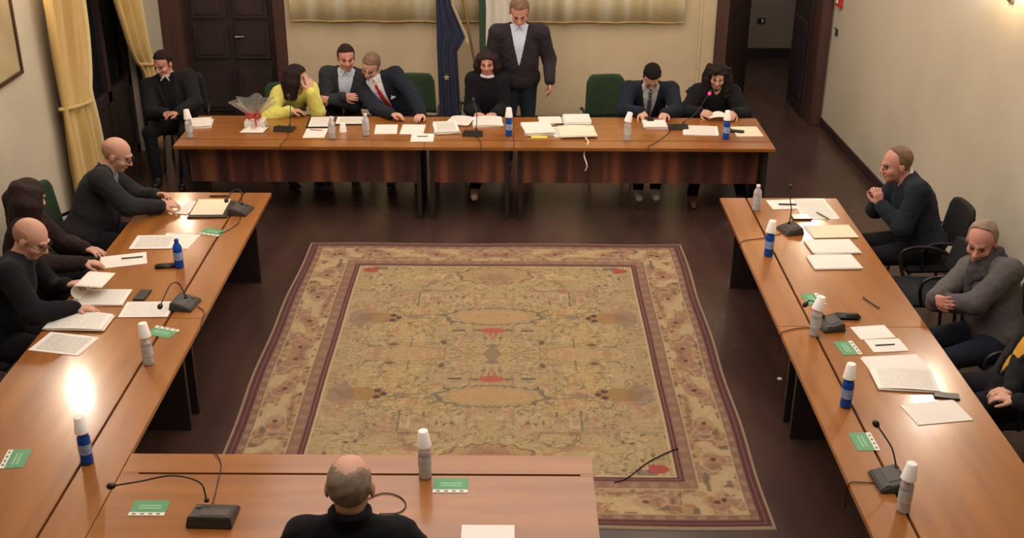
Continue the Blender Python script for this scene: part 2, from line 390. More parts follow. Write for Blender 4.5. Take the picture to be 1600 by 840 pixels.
# ------------------------------------------------------------ desks
TZ = .74
def desk(name, x0, x1, y0, y1, axis, slot, label, group, grain, panel=None, legs=(0, 1), slot_ends=(0, 0), lm=M_LEGW):
    """top with an open cable slot. axis 'x' or 'y' = long direction, slot = coordinate of the slot across"""
    cx, cy = (x0+x1)/2, (y0+y1)/2
    r = empty(name, (cx, cy, 0), 0, label, 'table', group)
    t = .03; bm = bmesh.new(); sw = .007
    g = .0015
    if axis == 'x':
        box(bm, x0+g-cx, x1-g-cx, y0-cy, slot-sw-cy, TZ-t, TZ, .002); box(bm, x0+g-cx, x1-g-cx, slot+sw-cy, y1-cy, TZ-t, TZ, .002)
        for e, s in zip(slot_ends, (0, 1)):
            if e: box(bm, (x0+g if s == 0 else x1-e)-cx, (x0+e if s == 0 else x1-g)-cx, slot-sw-cy, slot+sw-cy, TZ-t, TZ)
    else:
        box(bm, x0-cx, slot-sw-cx, y0+g-cy, y1-g-cy, TZ-t, TZ, .002); box(bm, slot+sw-cx, x1-cx, y0+g-cy, y1-g-cy, TZ-t, TZ, .002)
    obj('tabletop', bm, grain, r)
    if axis == 'x': tr = B(x0+.04-cx, x1-.04-cx, slot-.05-cy, slot+.05-cy, TZ-t-.03, TZ-t-.002)
    else: tr = B(slot-.05-cx, slot+.05-cx, y0+.04-cy, y1-.04-cy, TZ-t-.03, TZ-t-.002)
    obj('cable_tray', tr, M_BLACK, r)
    for s in legs:
        if axis == 'x':
            lx = (x0+.06 if s == 0 else x1-.06)-cx
            obj('leg', B(lx-.02, lx+.02, y0+.10-cy, y1-.10-cy, 0, TZ-t), lm, r)
        else:
            ly = (y0+.08 if s == 0 else y1-.12)-cy
            obj('leg', B(x0+.12-cx, x1-.12-cx, ly-.02, ly+.02, 0, TZ-t), lm, r)
    if panel:
        a, b, c, d, z0 = panel
        obj('modesty_panel', B(a-cx, b-cx, c-cy, d-cy, z0, TZ-t), M_PANEL, r)
    return r
FY0, FY1 = 9.935, 10.875
G1 = 'desks of the far row'
desk('conference_desk', -3.06, -.80, FY0, FY1, 'x', FY0+.21, 'long wooden desk at the left of the far row with a hanging front panel', None, M_TOP_X, (-2.97, -.87, 10.10, 10.12, .345))
desk('conference_desk', -.80, .01, FY0, FY1, 'x', FY0+.21, 'short wooden desk in the middle of the far row', None, M_TOP_X, (-.745, -.04, 10.10, 10.12, .345))
desk('conference_desk', .01, 2.37, FY0, FY1, 'x', FY0+.21, 'long wooden desk at the right of the far row with a hanging front panel', None, M_TOP_X, (.07, 2.26, 10.10, 10.12, .345))
for i, (a, b, lb) in enumerate(((6.52, 8.765, 'wooden desk of the left column nearest the far row'), (4.10, 6.52, 'wooden desk at the near end of the left column'))):
    desk('conference_desk', -2.90, -1.945, a, b, 'y', -2.165, lb, None, M_TOP_Y)
for i, (a, b, lb) in enumerate(((6.45, 8.70, 'wooden desk of the right column nearest the doorway'), (4.20, 6.45, 'second wooden desk of the right column'), (1.95, 4.20, 'wooden desk at the near end of the right column'))):
    desk('conference_desk', 1.665, 2.60, a, b, 'y', 1.875, lb, None, M_TOP_Y)
desk('conference_desk', -1.942, .41, 4.05, 4.995, 'x', 4.82, 'wooden desk closing the near side before the person seen from behind', None, M_TOP_X, None, (1,), (.09, .065))

# ------------------------------------------------------------ rug
def make_rug():
    nx, ny = 400, 496; W, Hh = 3.29, 4.09; cx, cy = -.140, 7.41
    u = np.linspace(-W/2, W/2, nx+1); v = np.linspace(-Hh/2, Hh/2, ny+1); U, V = np.meshgrid(u, v, indexing='ij')
    def noise(sc, seed, uu, vv):
        rg = np.random.RandomState(seed); g = rg.rand(128, 128)
        x = uu*sc+64; y = vv*sc+64; xi = np.floor(x).astype(int); yi = np.floor(y).astype(int); fx = x-xi; fy = y-yi
        fx = fx*fx*(3-2*fx); fy = fy*fy*(3-2*fy); a = g[xi % 128, yi % 128]; b = g[(xi+1) % 128, yi % 128]; c = g[xi % 128, (yi+1) % 128]; d = g[(xi+1) % 128, (yi+1) % 128]
        return (a*(1-fx)+b*fx)*(1-fy)+(c*(1-fx)+d*fx)*fy
    AU, AV = np.abs(U), np.abs(V)
    Lc = lambda c: np.array(lin(c)[:3])
    col = np.zeros(U.shape+(3,)); col[:] = Lc((186, 158, 106))
    def paint(mask, c, a=1.0):
        a = np.asarray(mask, float)*a; col[:] = col*(1-a[..., None])+Lc(c)*a[..., None]
    # field tones and arabesques, mirrored left-right and near-far
    t = noise(3, 1, AU, AV); paint(np.clip((t-.5)*3, 0, 1), (196, 160, 98), .7); paint(np.clip((.45-t)*3, 0, 1), (176, 140, 104), .6)
    n1 = noise(9, 2, AU, AV)+.5*noise(19, 3, AU, AV); n2 = noise(13, 4, AU, AV)+.4*noise(30, 5, AU, AV); n3 = noise(24, 6, AU, AV)
    paint((np.abs(n1-.75) < .03), (116, 104, 78), .65); paint((np.abs(n1-.60) < .022), (146, 106, 74), .6); n4 = noise(16, 12, AU, AV); paint((np.abs(n4-.5) < .035) & (t > .42), (132, 120, 92), .55); paint((np.abs(n4-.68) < .03), (206, 184, 134), .6)
    paint((np.abs(n2-.9) < .03) & (n3 > .5), (104, 98, 78), .6); paint((n2 < .36), (176, 112, 84), .5); paint(n2 > 1.17, (140, 132, 98), .6)
    paint((noise(40, 7, AU, AV) > .88) & (n1 > .6), (96, 66, 56), .75)
    rows = (np.sin(V*150) > .75) & (noise(2.5, 8, AU, AV) > .55); paint(rows, (150, 118, 78), .2)
    cols_ = (np.sin(AU*130) > .75) & (noise(2.5, 9, AU, AV) > .6); paint(cols_, (150, 116, 84), .18)
    # medallions
    for k in (-1, 1):
        e = np.hypot(U/.37, (V-k*.60)/.14); sc = e+.05*np.sin(np.arctan2(V-k*.60, U)*22)
        paint(e < 1, (190, 150, 96), .8); paint(np.abs(sc-1) < .06, (104, 106, 92), .8); paint(np.abs(e-.82) < .04, (150, 136, 96), .5)
        e2 = np.hypot(U/.62, (V-k*.60)/.05); paint((np.abs(e2-1) < .12) & (AU > .38), (120, 112, 88), .6)
        # red lotus
        yy = (V*k-.36); paint((AU < .10-np.abs(yy-.01)*1.3-.0) & (yy > -.035) & (yy < .05), (186, 84, 62), .95)
        paint((np.abs(np.abs(U)-.022) < .010) & (yy < -.03) & (yy > -.09), (176, 80, 62), .9)
        paint((np.abs(yy) < .012) & (np.abs(AU-.26) < .05), (92, 72, 58), .8)
        # small purple bud centre
        paint(np.hypot(U/.05, (V*k-.12)/.03) < 1, (128, 108, 100), .8)
    paint((AU < .07-.5*AV), (140, 112, 84), .8)
    fan = np.abs(np.sin(np.arctan2(AV, AU-.02)*16)); rr = np.hypot(AU, AV*1.5)
    paint((fan < .18) & (rr > .08) & (rr < .33), (128, 122, 78), .6)
    e = np.hypot((AU-.60)/.26, AV/.12); paint(np.abs(e-1) < .05, (176, 128, 80), .7); paint(e < .8, (192, 150, 104), .6)
    for yy in (.17,): paint(np.hypot((AU-.36)/.022, (AV-yy)/.035) < 1, (92, 70, 60), .8)
    # trefoils with gold lobes
    for k in (-1, 1):
        VV = V*1.0-k*.575
        paint(np.hypot((AU-.88)/.16, VV/.085) < 1, (164, 122, 62), .85); paint((np.hypot((AU-1.02)/.09, VV/.14) < 1), (134, 108, 98), .5)
        for (a, b) in ((.73, .0), (.775, .04), (.775, -.04)): paint(np.hypot(AU-a, VV-b) < .024, (92, 58, 62), .95)
        paint(np.hypot((AU-.62)/.05, VV/.02) < 1, (150, 110, 100), .6)
    # panel lines
    for (x, a, b) in ((.60, .78, 1.05), (.60, .10, .25), (.44, .80, .86)): paint((np.abs(AU-x) < .0075) & (AV > a) & (AV < b), (96, 82, 62), .8)
    paint((np.abs(AV-1.06) < .007) & (AU < .60) & (AU > .32), (120, 104, 74), .6)
    paint((np.abs(AU-.73) < .05-np.abs(AV-.14)*2) & (np.abs(AV-.14) < .025), (116, 72, 56), .8)
    for k in (-1, 1): # palmette at each end, reds in corners
        e = np.hypot(U/.30, (V-k*1.36)/.17); paint(e < 1, (176, 132, 92), .45); paint(np.abs(e-1+.06*np.sin(np.arctan2(V-k*1.36, U)*14)) < .05, (120, 90, 66), .7)
        paint(np.hypot(U/.14, (V-k*1.30)/.08) < 1, (150, 100, 76), .45)
        paint((np.hypot((AU-1.02)/.09, (V-k*1.46)/.05) < 1) & (n3 > .35), (176, 62, 52), .9); paint((np.hypot((AU-.96)/.05, (V-k*1.5)/.03) < 1), (96, 76, 92), .6)
    # borders, by distance from the edge
    D = np.minimum(W/2-AU, Hh/2-AV)
    side = (W/2-AU) < (Hh/2-AV); s = np.where(side, AV, AU)
    def band(a, b, c, al=1.0): paint((D >= a) & (D < b), c, al)
    band(0, .50, (170, 128, 88))
    m = (D > .13) & (D < .38); bn = noise(11, 21, D*1.0, s); bn2 = noise(22, 22, D, s)
    paint(m, (182, 142, 96)); paint(m & (np.abs(bn-.5) < .06), (150, 104, 74), .8); paint(m & (bn > .68), (200, 168, 118), .9); paint(m & (bn < .3), (160, 116, 96), .8)
    paint(m & (bn2 > .8), (112, 96, 74), .8); paint(m & (np.abs(bn2-.4) < .04), (206, 178, 128), .7)
    ph = np.mod(s+.12, .42)-.21; rose = np.hypot(ph/.13, (D-.25)/.09)
    paint((rose+.5*bn < 1.1), (172, 120, 88), .5); paint(np.abs(rose+.5*bn-1.1) < .07, (202, 172, 124), .5); paint(np.hypot(ph/.022, (D-.25)/.016) < 1, (112, 46, 40), .9)
    band(.075, .13, (146, 104, 82)); band(.38, .455, (150, 108, 84)); 
    paint((D > .085) & (D < .12) & (np.sin(s*52) > .2), (176, 140, 100), .6); paint((D > .395) & (D < .445) & (np.sin(s*52) > .2), (172, 134, 100), .5)
    band(.125, .132, (196, 170, 120)); band(.378, .385, (196, 170, 120))
    band(.02, .075, (96, 52, 52)); band(.045, .052, (140, 84, 76)); band(0, .016, (176, 158, 128))
    band(.455, .50, (100, 52, 54)); band(.474, .481, (150, 96, 84)); band(.50, .512, (204, 180, 130), .8)
    wv = noise(60, 31, U, V); col *= (.93+.14*wv)[..., None]; col = col*.62+col.mean(-1, keepdims=True)*.10
    # geometry: slightly wavy left side, low pile
    X = U+cx; Yy = V+cy
    X = X-np.where(U < 0, 1, 0)*.035*np.sin(np.clip((V+Hh/2)/Hh, 0, 1)*PI)*(-U/(W/2))**4+.006*np.sin(V*5)*(U/(W/2))**4
    Yy = Yy+.008*np.sin(U*4)*(V/(Hh/2))**4
    Z = .011+.0008*noise(70, 40, U, V); D2 = D < .002; Z = np.where(D2, .001, Z)
    co = np.stack([X, Yy, Z], -1).reshape(-1, 3)
    i, j = np.meshgrid(np.arange(nx), np.arange(ny), indexing='ij'); a = (i*(ny+1)+j).ravel()
    fc = np.stack([a, a+ny+1, a+ny+2, a+1], -1)
    me = mesh_np('rug', co, fc)
    ca = me.color_attributes.new('pattern', 'FLOAT_COLOR', 'POINT'); ca.data.foreach_set('color', np.concatenate([col.reshape(-1, 3), np.ones((len(co), 1))], 1).astype(np.float32).ravel())
    m = bpy.data.materials.new('oriental_rug'); m.use_nodes = True; nt = m.node_tree; b = nt.nodes['Principled BSDF']
    at = nt.nodes.new('ShaderNodeVertexColor'); at.layer_name = 'pattern'; nt.links.new(at.outputs[0], b.inputs['Base Color'])
    b.inputs['Roughness'].default_value = .95; b.inputs['Specular IOR Level'].default_value = .15; b.inputs['Sheen Weight'].default_value = .15
    me.materials.append(m); me.shade_smooth()
    o = bpy.data.objects.new('rug', me); link(o); tag(o, 'large beige and maroon patterned rug lying between the desks', 'rug')
def mesh_np(name, co, fc, mi=None):
    me = bpy.data.meshes.new(name); k = fc.shape[1]
    me.vertices.add(len(co)); me.vertices.foreach_set('co', np.ascontiguousarray(co, dtype=np.float32).ravel())
    me.loops.add(len(fc)*k); me.loops.foreach_set('vertex_index', np.ascontiguousarray(fc, dtype=np.int32).ravel())
    me.polygons.add(len(fc)); me.polygons.foreach_set('loop_start', np.arange(0, len(fc)*k, k, dtype=np.int32)); me.polygons.foreach_set('loop_total', np.full(len(fc), k, dtype=np.int32))
    if mi is not None: me.polygons.foreach_set('material_index', np.ascontiguousarray(mi, dtype=np.int32))
    me.update(calc_edges=True); return me
make_rug()
o = obj('loose_cable', T(curve([(.62, 5.80, .018), (.70, 5.846, .018), (.85, 6.02, .018), (1.0, 6.14, .018), (1.05, 6.17, .018)], 5), .004, 6), M_BLACK, None, True)
tag(o, 'thin dark cable lying diagonally on the near right corner of the rug', 'cable')
o = obj('paper_scrap', B(1.865, 1.895, 7.06, 7.09, 0, .012, .004), M_PAPER); tag(o, 'tiny white scrap on the floor right of the rug', 'scrap')

# ------------------------------------------------------------ papers
def sheet(cx, cy, w, h, rot, label, z=0, m=M_PAPER, th=.0012, name='paper', cat='paper', curl=0, bend=0, stack=0, group=None):
    """paper(s) lying on a desk. stack>0 -> a pile of that many loose leaves, each a part"""
    z0 = TZ+z+.0006
    def bmk(w, h, th, zb=0, c=0, b=0):
        if not c and not b: return B(-w/2, w/2, -h/2, h/2, zb, zb+th)
        def f(u, v):
            du = (u-.5)*w; dv = (v-.5)*h
            return (du, dv, zb+th+c*max(0, u-.55)**2*4+c*.5*max(0, .3-v)**2*6+b*math.sin(u*PI)*(.3+.7*v))
        return grid_sheet(10, 10, f, th if th > .0008 else .001)
    if not stack:
        o = obj(name, bmk(w, h, th, 0, curl, bend), m, None, False, (cx, cy, z0), R(rot)); return tag(o, label, cat, group)
    r = empty(name, (cx, cy, z0), R(rot), label, cat, group)
    t = th/stack; rnd = random.Random(int((cx*13+cy*7)*1000))
    for i in range(stack):
        ms = m if i == stack-1 else M_PAPER
        a = rnd.uniform(-4, 4) if i < stack-1 else 0
        o = obj('sheet', bmk(w, h, t*.94, 0, curl if i == stack-1 else 0, bend if i == stack-1 else 0), ms, r, False, (rnd.uniform(-.012, .012) if i < stack-1 else 0, rnd.uniform(-.012, .012) if i < stack-1 else 0, i*t), R(a))
    return r
sh_ = sheet
# far row, left to right
sh_(-2.975, 10.60, .21, .28, 12, 'stack of white sheets beside the leftmost bottle of the far row', 0, M_PAPER, .022, 'paper_stack', 'papers', stack=4)
sh_(-1.83, 10.66, .22, .30, 3, 'white sheet with dark drawing on a black folder before the person in grey blazer', .008, M_PRINT, .003, 'drawing_sheet', 'paper')
o = obj('folder', B(-.125, .125, -.17, .17, 0, .007, .002), M_BLACK, None, False, (-1.835, 10.65, TZ+.001), R(3)); tag(o, 'black folder under the drawing sheet in the far row', 'folder')
o = obj('folder', B(-.15, .15, -.12, .12, 0, .007, .002), M_BLACK, None, False, (-1.545, 10.70, TZ+.001), R(2)); tag(o, 'black folder under the printed sheets near the person in grey blazer', 'folder')
sh_(-1.55, 10.71, .28, .22, 2, 'printed white sheets on the folder before the crossed arms of the grey blazer person', .008, M_PRINTD, .004)
sh_(-1.835, 10.33, .20, .28, 1, 'white sheet with red heading lying in front of the drawing sheet', 0, M_PAPER, .002)
o = obj('pen', T([(-1.90, 10.42, TZ+.007), (-1.78, 10.40, TZ+.007)], .004, 8), M_RED); tag(o, 'red pen on the white sheet left of a bottle in the far row', 'pen')
sh_(-1.19, 10.46, .21, .29, 3, 'blank white sheet before the left hand of the person with red tie', 0, M_PAPER, .002)
sh_(-.94, 10.46, .22, .30, -1, 'blank white sheet before the right hand of the person with red tie', 0, M_PAPER, .002)
sh_(-.83, 10.20, .21, .24, 1, 'small white sheet with a pencil on it at the front edge of the far row', .003, M_PAPER, .002)
o = obj('pencil', T([(-.88, 10.22, TZ+.012), (-.78, 10.225, TZ+.012)], .004, 8), M_GREYP); tag(o, 'grey pencil on the small white sheet of the far row', 'pencil')
sh_(-.63, 10.47, .22, .32, 8, 'thick pile of printed sheets left of the central microphone', 0, M_PRINTD, .03, 'paper_stack', 'papers', stack=5)
sh_(-.50, 10.70, .22, .26, -12, 'open printed pages fanned behind the pile left of the central microphone', .01, M_PRINT, .006, 'paper_stack', 'papers', stack=3, bend=.01)
sh_(-.24, 10.68, .27, .27, 4, 'white open document before the person with a white collar', 0, M_PRINT, .02, 'paper_stack', 'papers', stack=4, bend=.01)
sh_(.36, 10.75, .22, .22, 3, 'white sheet behind the tied bundle left of the thick ream', .0, M_PAPER, .012)
sh_(.615, 10.66, .25, .26, 3, 'thick ream of white pages in front of the empty green chair', 0, M_PAPER, .06, 'paper_stack', 'papers', stack=5)
sh_(.23, 10.44, .27, .34, 8, 'loose heap of white documents right of the blue bottle in the far row', 0, M_PAPER, .035, 'paper_stack', 'papers', stack=5)
o = obj('note_slip', B(-.075, .075, -.03, .03, 0, .006), mat('yellow_paper', (232, 206, 90), .6), None, False, (.245, 10.235, TZ+.001), R(2)); tag(o, 'yellow paper strip at the front of the document heap', 'note')
sh_(.46, 10.38, .17, .30, 4, 'printed grey page between the document heap and the wide white folder', 0, M_PRINTD, .012)
sh_(.60, 10.36, .34, .31, 3, 'wide open white document before the ream, with a strap hanging from it', .013, M_CREAM, .014, 'paper_stack', 'papers', stack=3, bend=.008)
o = obj('strap', grid_sheet(30, 1, lambda u, v: ((.665+.012*v+.018*math.sin(u*9)-.02*u*u, 10.20-.28*min(1, u*1.25)**.5+.02*max(0, u-.3), TZ+.017-.0*u if u < .25 else TZ+.017-(u-.25)*.31)), .0015), M_CREAM); tag(o, 'curled white strap hanging over the front of the far desk', 'strap')
o = obj('pen', T([(.40, 10.56, TZ+.045), (.50, 10.58, TZ+.045)], .006, 8), M_BLACK); o.location.z = -.02; tag(o, 'black pen lying between the white sheets behind the document heap', 'pen')
sh_(1.35, 10.60, .22, .22, 1, 'small stack of white booklets under the hands of the writing person', 0, M_PAPER, .03, 'paper_stack', 'papers', stack=3)
sh_(1.77, 10.46, .32, .28, -6, 'spread white sheets in front of the curly haired person', 0, M_PRINT, .008, 'paper_stack', 'papers', stack=3)
sh_(2.20, 10.44, .25, .30, 2, 'cream sheet at the right end of the far row', 0, M_CREAM, .004)
o = obj('phone', B(-.08, .08, -.035, .035, 0, .01, .004), M_BLACK, None, False, (2.09, 10.43, TZ+.006), R(-20)); tag(o, 'black phone on the cream sheet at the right end of the far row', 'phone')
# left column
o = obj('folder', B(-.155, .15, -.19, .17, 0, .01, .003), M_BLACK, None, False, (-2.335, 8.39, TZ+.001), R(2)); tag(o, 'black folder under a cream sheet at the far end of the left column', 'folder')
sh_(-2.35, 8.405, .25, .33, 2, 'cream sheet on the black folder before the bald person in grey suit', .011, M_CREAM, .006)
sh_(-2.53, 8.42, .12, .28, -12, 'white folded sheet beneath the hands of the bald person in grey suit', .001, M_PAPER, .004)
o = obj('pen', T([(-2.42, 8.66, TZ+.008), (-2.26, 8.665, TZ+.008)], .006, 8), M_BLACK); tag(o, 'black pen above the cream sheet at the far end of the left column', 'pen')
sh_(-2.60, 7.73, .30, .25, 2, 'white sheet filled with grey print beside the blue bottle of the left column', .0035, M_PRINTD, .002)
sh_(-2.44, 7.76, .26, .27, -6, 'blank white sheet sticking out under the grey printed sheet', 0, M_PAPER, .002)
sh_(-2.72, 7.405, .31, .21, 18, 'white sheet with a dark line before the long haired person', 0, M_PAPER, .004)
o = obj('pen', T([(-2.74, 7.42, TZ+.011), (-2.60, 7.455, TZ+.011)], .005, 8), M_GREYP); tag(o, 'grey pen on the sheet before the long haired person', 'pen')
r = sh_(-2.68, 6.80, .34, .23, 0, 'open document flat under the curled page held by the bald person with glasses', 0, M_PRINT, .012, 'paper_stack', 'papers', stack=3)
def curlf(u, v):
    a = PI*1.05*u; rr = .055
    x = -2.845+.0+v*.0; X = -.02+rr*(1-math.cos(a)) if u < .5 else -.02+rr*(1-math.cos(PI*.525))+(u-.5)*.0
    return (0, 0, 0)
def curl2(u, v):
    # page rising from its left edge, rolled over to the right
    s = u*.30
    if s < .13: a = s/.13*PI*.85; x = -.055*math.sin(a); z = .05*(1-math.cos(a))
    else: a = PI*.85; x = -.055*math.sin(a)+(s-.13)*.98; z = .05*(1-math.cos(a))-(s-.13)*.12
    return (x+.02*v, (v-.5)*.23+.03*u, z)
o = obj('turned_page', grid_sheet(18, 6, curl2, .001), M_PAPER, None, True, (-2.80, 6.86, TZ+.015)); tag(o, 'curled white page being turned in front of the bald person with glasses', 'paper')
sh_(-2.335, 6.64, .31, .22, 2, 'white printed sheet beside the microphone of the left column', 0, M_PRINT, .003)
sh_(-2.70, 6.435, .36, .21, -2, 'open white document with curved cover next to the forearm of the bald person', .006, M_PRINT, .014, 'paper_stack', 'papers', stack=3, bend=.015)
sh_(-2.70, 6.17, .33, .24, -12, 'printed sheet lying nearest the lamp glare on the left column', 0, M_PRINTD, .003)
# near desk
sh_(-.105, 4.27, .245, .28, 0, 'white sheet at the bottom edge of the picture right of the person from behind', 0, M_PAPER, .003)
# right column
sh_(2.135, 8.55, .21, .20, 5, 'white sheet under the pen at the far end of the right column', 0, M_PAPER, .003)
sh_(2.37, 8.46, .27, .42, 3, 'large bright white sheets under the lamp glare before the person with joined hands', 0, M_PRINT, .004, 'paper_stack', 'papers', stack=2)
sh_(2.385, 7.985, .33, .24, 3, 'cream booklet, farthest of the three in a row on the right column', 0, M_CREAM, .010, 'paper_stack', 'papers', stack=2)
sh_(2.31, 7.70, .34, .24, 3, 'white booklet, middle of the three in a row on the right column', 0, M_PAPER, .014, 'paper_stack', 'papers', stack=3)
sh_(2.26, 7.43, .32, .23, 3, 'white booklet, nearest of the three in a row on the right column', 0, M_PAPER, .012, 'paper_stack', 'papers', stack=3)
sh_(2.235, 6.37, .225, .17, 8, 'small white sheet just behind the sheet with two pen lines', 0, M_PAPER, .003)
sh_(2.27, 6.20, .22, .16, 6, 'small white sheet with a pen on it before the grey haired person', 0, M_PAPER, .003)
o = obj('pen', T([(2.20, 6.19, TZ+.008), (2.32, 6.205, TZ+.008)], .004, 8), M_GREYP); tag(o, 'grey pen on the small sheet before the grey haired person', 'pen')
sh_(2.26, 5.96, .34, .22, 6, 'blank white sheets under the lamp glare of the right column', 0, M_PAPER, .004, 'paper_stack', 'papers', stack=2)
sh_(2.25, 5.77, .34, .23, -6, 'curved white printed pages lying beside the phone on the right column', .004, M_PRINT, .008, 'paper_stack', 'papers', stack=3, bend=.02)
sh_(2.315, 5.43, .32, .215, 10, 'nearest large blank white sheet on the right column', 0, M_PAPER, .003)
o = obj('phone', B(-.07, .07, -.035, .035, 0, .01, .004), M_BLACK, None, False, (2.43, 5.60, TZ+.001), R(-12)); tag(o, 'dark phone half under the curved pages on the right column', 'phone')
o = obj('glasses_case', B(-.085, .085, -.03, .03, 0, .03, .012), M_BLACK, None, True, (2.125, 6.565, TZ+.0005), R(-4)); tag(o, 'long dark case behind the bottle on the right column', 'case')
o = obj('pen', T([(2.31, 6.86, TZ+.006), (2.37, 6.70, TZ+.006)], .005, 8), M_GREYP); tag(o, 'lone pen on bare wood in the middle of the right column', 'pen')
o = obj('pen', T([(2.10, 8.535, TZ+.012), (2.24, 8.53, TZ+.012)], .006, 8), M_BLACK); tag(o, 'thick dark pen at the far end of the right column', 'pen')
o = obj('pen', T([(2.36, 8.36, TZ+.013), (2.42, 8.22, TZ+.013)], .005, 8), M_GREYP); tag(o, 'grey pen beside the outlined tablet on the right column', 'pen')
r = empty('tablet', (2.22, 8.27, TZ+.006), R(2), 'thin tablet with a dark rim on the sheets of the right column', 'tablet')
obj('body', B(-.075, .075, -.055, .055, 0, .007, .002), M_BLACK, r); obj('screen', B(-.066, .066, -.046, .046, .007, .0085), mat('pale_screen', (196, 186, 176), .2), r)
# phones and case, left column
o = obj('phone', B(-.04, .04, -.078, .078, 0, .009, .004), M_BLACK, None, False, (-2.425, 6.845, TZ+.0005), R(-4)); tag(o, 'dark phone on bare wood above the printed sheet in the left column', 'phone')
o = obj('glasses_case', B(-.07, .07, -.03, .03, 0, .02, .009), M_BLACK, None, True, (-2.40, 7.30, TZ+.0005), R(12)); tag(o, 'black case behind the blue bottle of the left column', 'case')
o = obj('phone', B(-.035, .035, -.07, .07, 0, .009, .004), M_BLACK, None, False, (1.31, 10.73, TZ+.035), R(10)); tag(o, 'black phone between the hands of the writing person', 'phone')

# ------------------------------------------------------------ green information cards
M_CARDT = mat('pale_card_print', (150, 196, 160), .5); M_INK = mat('dark_card_ink', (70, 90, 84), .5)
def card(cx, cy, rot, label):
    """rot = direction of the white strip end"""
    r = empty('information_card', (cx, cy, TZ+.0006), R(rot), label, 'card')
    obj('card', B(-.085, .085, -.06, .06, 0, .0015), M_GREENCARD, r)
    obj('white_strip', B(-.085, .085, -.06, -.034, .0015, .0022), M_PAPER, r)
    bm = bmesh.new()
    for i, wd in enumerate((.05, .055)):
        yy = .018-i*.02; x = -.05; rn = random.Random(i+3)
        while x < wd:
            l = rn.uniform(.004, .009); box(bm, x, x+l, yy-.006, yy+.006, .0015, .0021); x += l+.0025
    obj('lettering', bm, M_CARDT, r)
    bm = bmesh.new()
    for x in (-.06, -.02, .018, .055): box(bm, x-.009, x+.009, -.052, -.042, .0022, .0027)
    obj('logo', bm, M_INK, r)
card(-2.225, 7.93, -20, 'green card beside the black folder at the far end of the left column')
card(-2.15, 6.33, 160, 'green card partly hidden behind the clear bottle of the left column')
card(-2.51, 4.94, -84, 'green card at the left edge of the picture left of the blue bottle')
card(-1.715, 4.53, 0, 'green card between the microphone head and its base on the near desk')
card(-.295, 4.725, 0, 'green card right of the clear bottle on the near desk')
card(1.975, 6.84, 95, 'green card behind the bottle with a cup in the middle of the right column')
card(2.027, 6.166, 96, 'green card beside the small white sheets on the right column')
card(1.842, 5.136, 92, 'green card beside the microphone head on the near part of the right column')

# ------------------------------------------------------------ bottles and cups
def bottle(x, y, blue, label, s=1.0):
    r = empty('water_bottle', (x, y, TZ+.0005), 0, label, 'bottle')
    pr = [(0, .006), (.018, .002), (.028, 0), (.032, .006), (.0325, .02), (.030, .05), (.0325, .06), (.0325, .12), (.030, .126), (.0325, .134), (.0315, .15), (.024, .168), (.0145, .182), (.0135, .198)]
    obj('body', lathe([(a*s, b*s) for a, b in pr], 24), M_PETB if blue else M_PETC, r, True)
    obj('label', lathe([(.0332*s, .062*s), (.0332*s, .118*s)], 24), M_LABEL if blue else M_LABELC, r, True)
    obj('cap', lathe([(.0155*s, .192*s), (.0155*s, .208*s), (.014*s, .21*s), (0, .21*s)], 16), M_CAPB if blue else M_CAPW, r, True)
    bm = bmesh.new(); wb = lathe([(0, .008), (.029*s, .008), (.0285*s, .05*s), (.0295*s, .10*s), (0, .10*s)], 16)
    obj('water', wb, M_PETB if blue else M_PETC, r, True)
    return r
def cup(x, y, z, label, tilt=(0, 0), up=False):
    pr = [(.0362, 0), (.037, .002), (.0355, .004), (.024, .085), (.021, .086), (.0, .084), (0, .082), (.0215, .082), (.034, .003)]
    if up: pr = [(a, .086-b) for a, b in pr]
    o = obj('plastic_cup', lathe(pr, 24), M_CUP, None, True, (x, y, z)); o.rotation_euler = (R(tilt[0]), R(tilt[1]), 0)
    return tag(o, label, 'cup', 'white plastic cups turned over bottles')
BT = [(-2.965, 10.18, 0, 1, 'clear bottle at the left end of the far row', 'upside-down white cup on the bottle at the left end of the far row', (0, -4)),
      (-1.656, 10.17, 0, 0, 'clear capped bottle right of the red penned sheet in the far row', '', 0),
      (-1.356, 10.27, 0, 0, 'clear bottle beside the printed sheets before the person in grey blazer', '', 0),
      (-.036, 10.285, 1, 1, 'blue bottle in the middle of the far row', 'upside-down white cup on the blue bottle in the middle of the far row', (0, 0)),
      (1.05, 10.16, 0, 1, 'clear bottle left of the writing person', 'slanted white cup on the bottle left of the writing person', (0, 12)),
      (1.965, 10.225, 1, 1, 'blue bottle before the curly haired person', 'upside-down white cup on the blue bottle before the curly haired person', (0, 0)),
      (-2.302, 7.30, 1, 0, 'blue bottle without a cup beside the grey printed sheet', '', 0),
      (-2.12, 5.93, 0, 1, 'clear bottle near the lamp glare of the left column', 'upside-down white cup on the clear bottle of the left column', (0, -3)),
      (-2.136, 4.91, 1, 1, 'blue bottle at the corner of left column and near desk', 'upside-down white cup on the blue bottle at the near left corner', (0, -4)),
      (-.425, 4.80, 0, 1, 'clear bottle on the near desk before the rug', 'upside-down white cup on the near desk bottle', (0, -3)),
      (1.905, 8.43, 0, 0, 'clear bottle without a cup at the far end of the right column', '', 0),
      (1.824, 7.55, 1, 1, 'blue bottle beside the far microphone of the right column', 'upside-down white cup on the blue bottle beside the far microphone', (0, 5)),
      (1.864, 6.33, 0, 1, 'clear bottle before the dark case on the right column', 'slanted white cup on the bottle before the dark case', (0, 12)),
      (1.837, 5.49, 1, 1, 'blue bottle beside the curved pages of the right column', 'upside-down white cup on the blue bottle beside the curved pages', (0, 0)),
      (1.863, 4.54, 0, 1, 'clear bottle at the near end of the right column', 'upside-down white cup on the nearest bottle of the right column', (0, 4))]
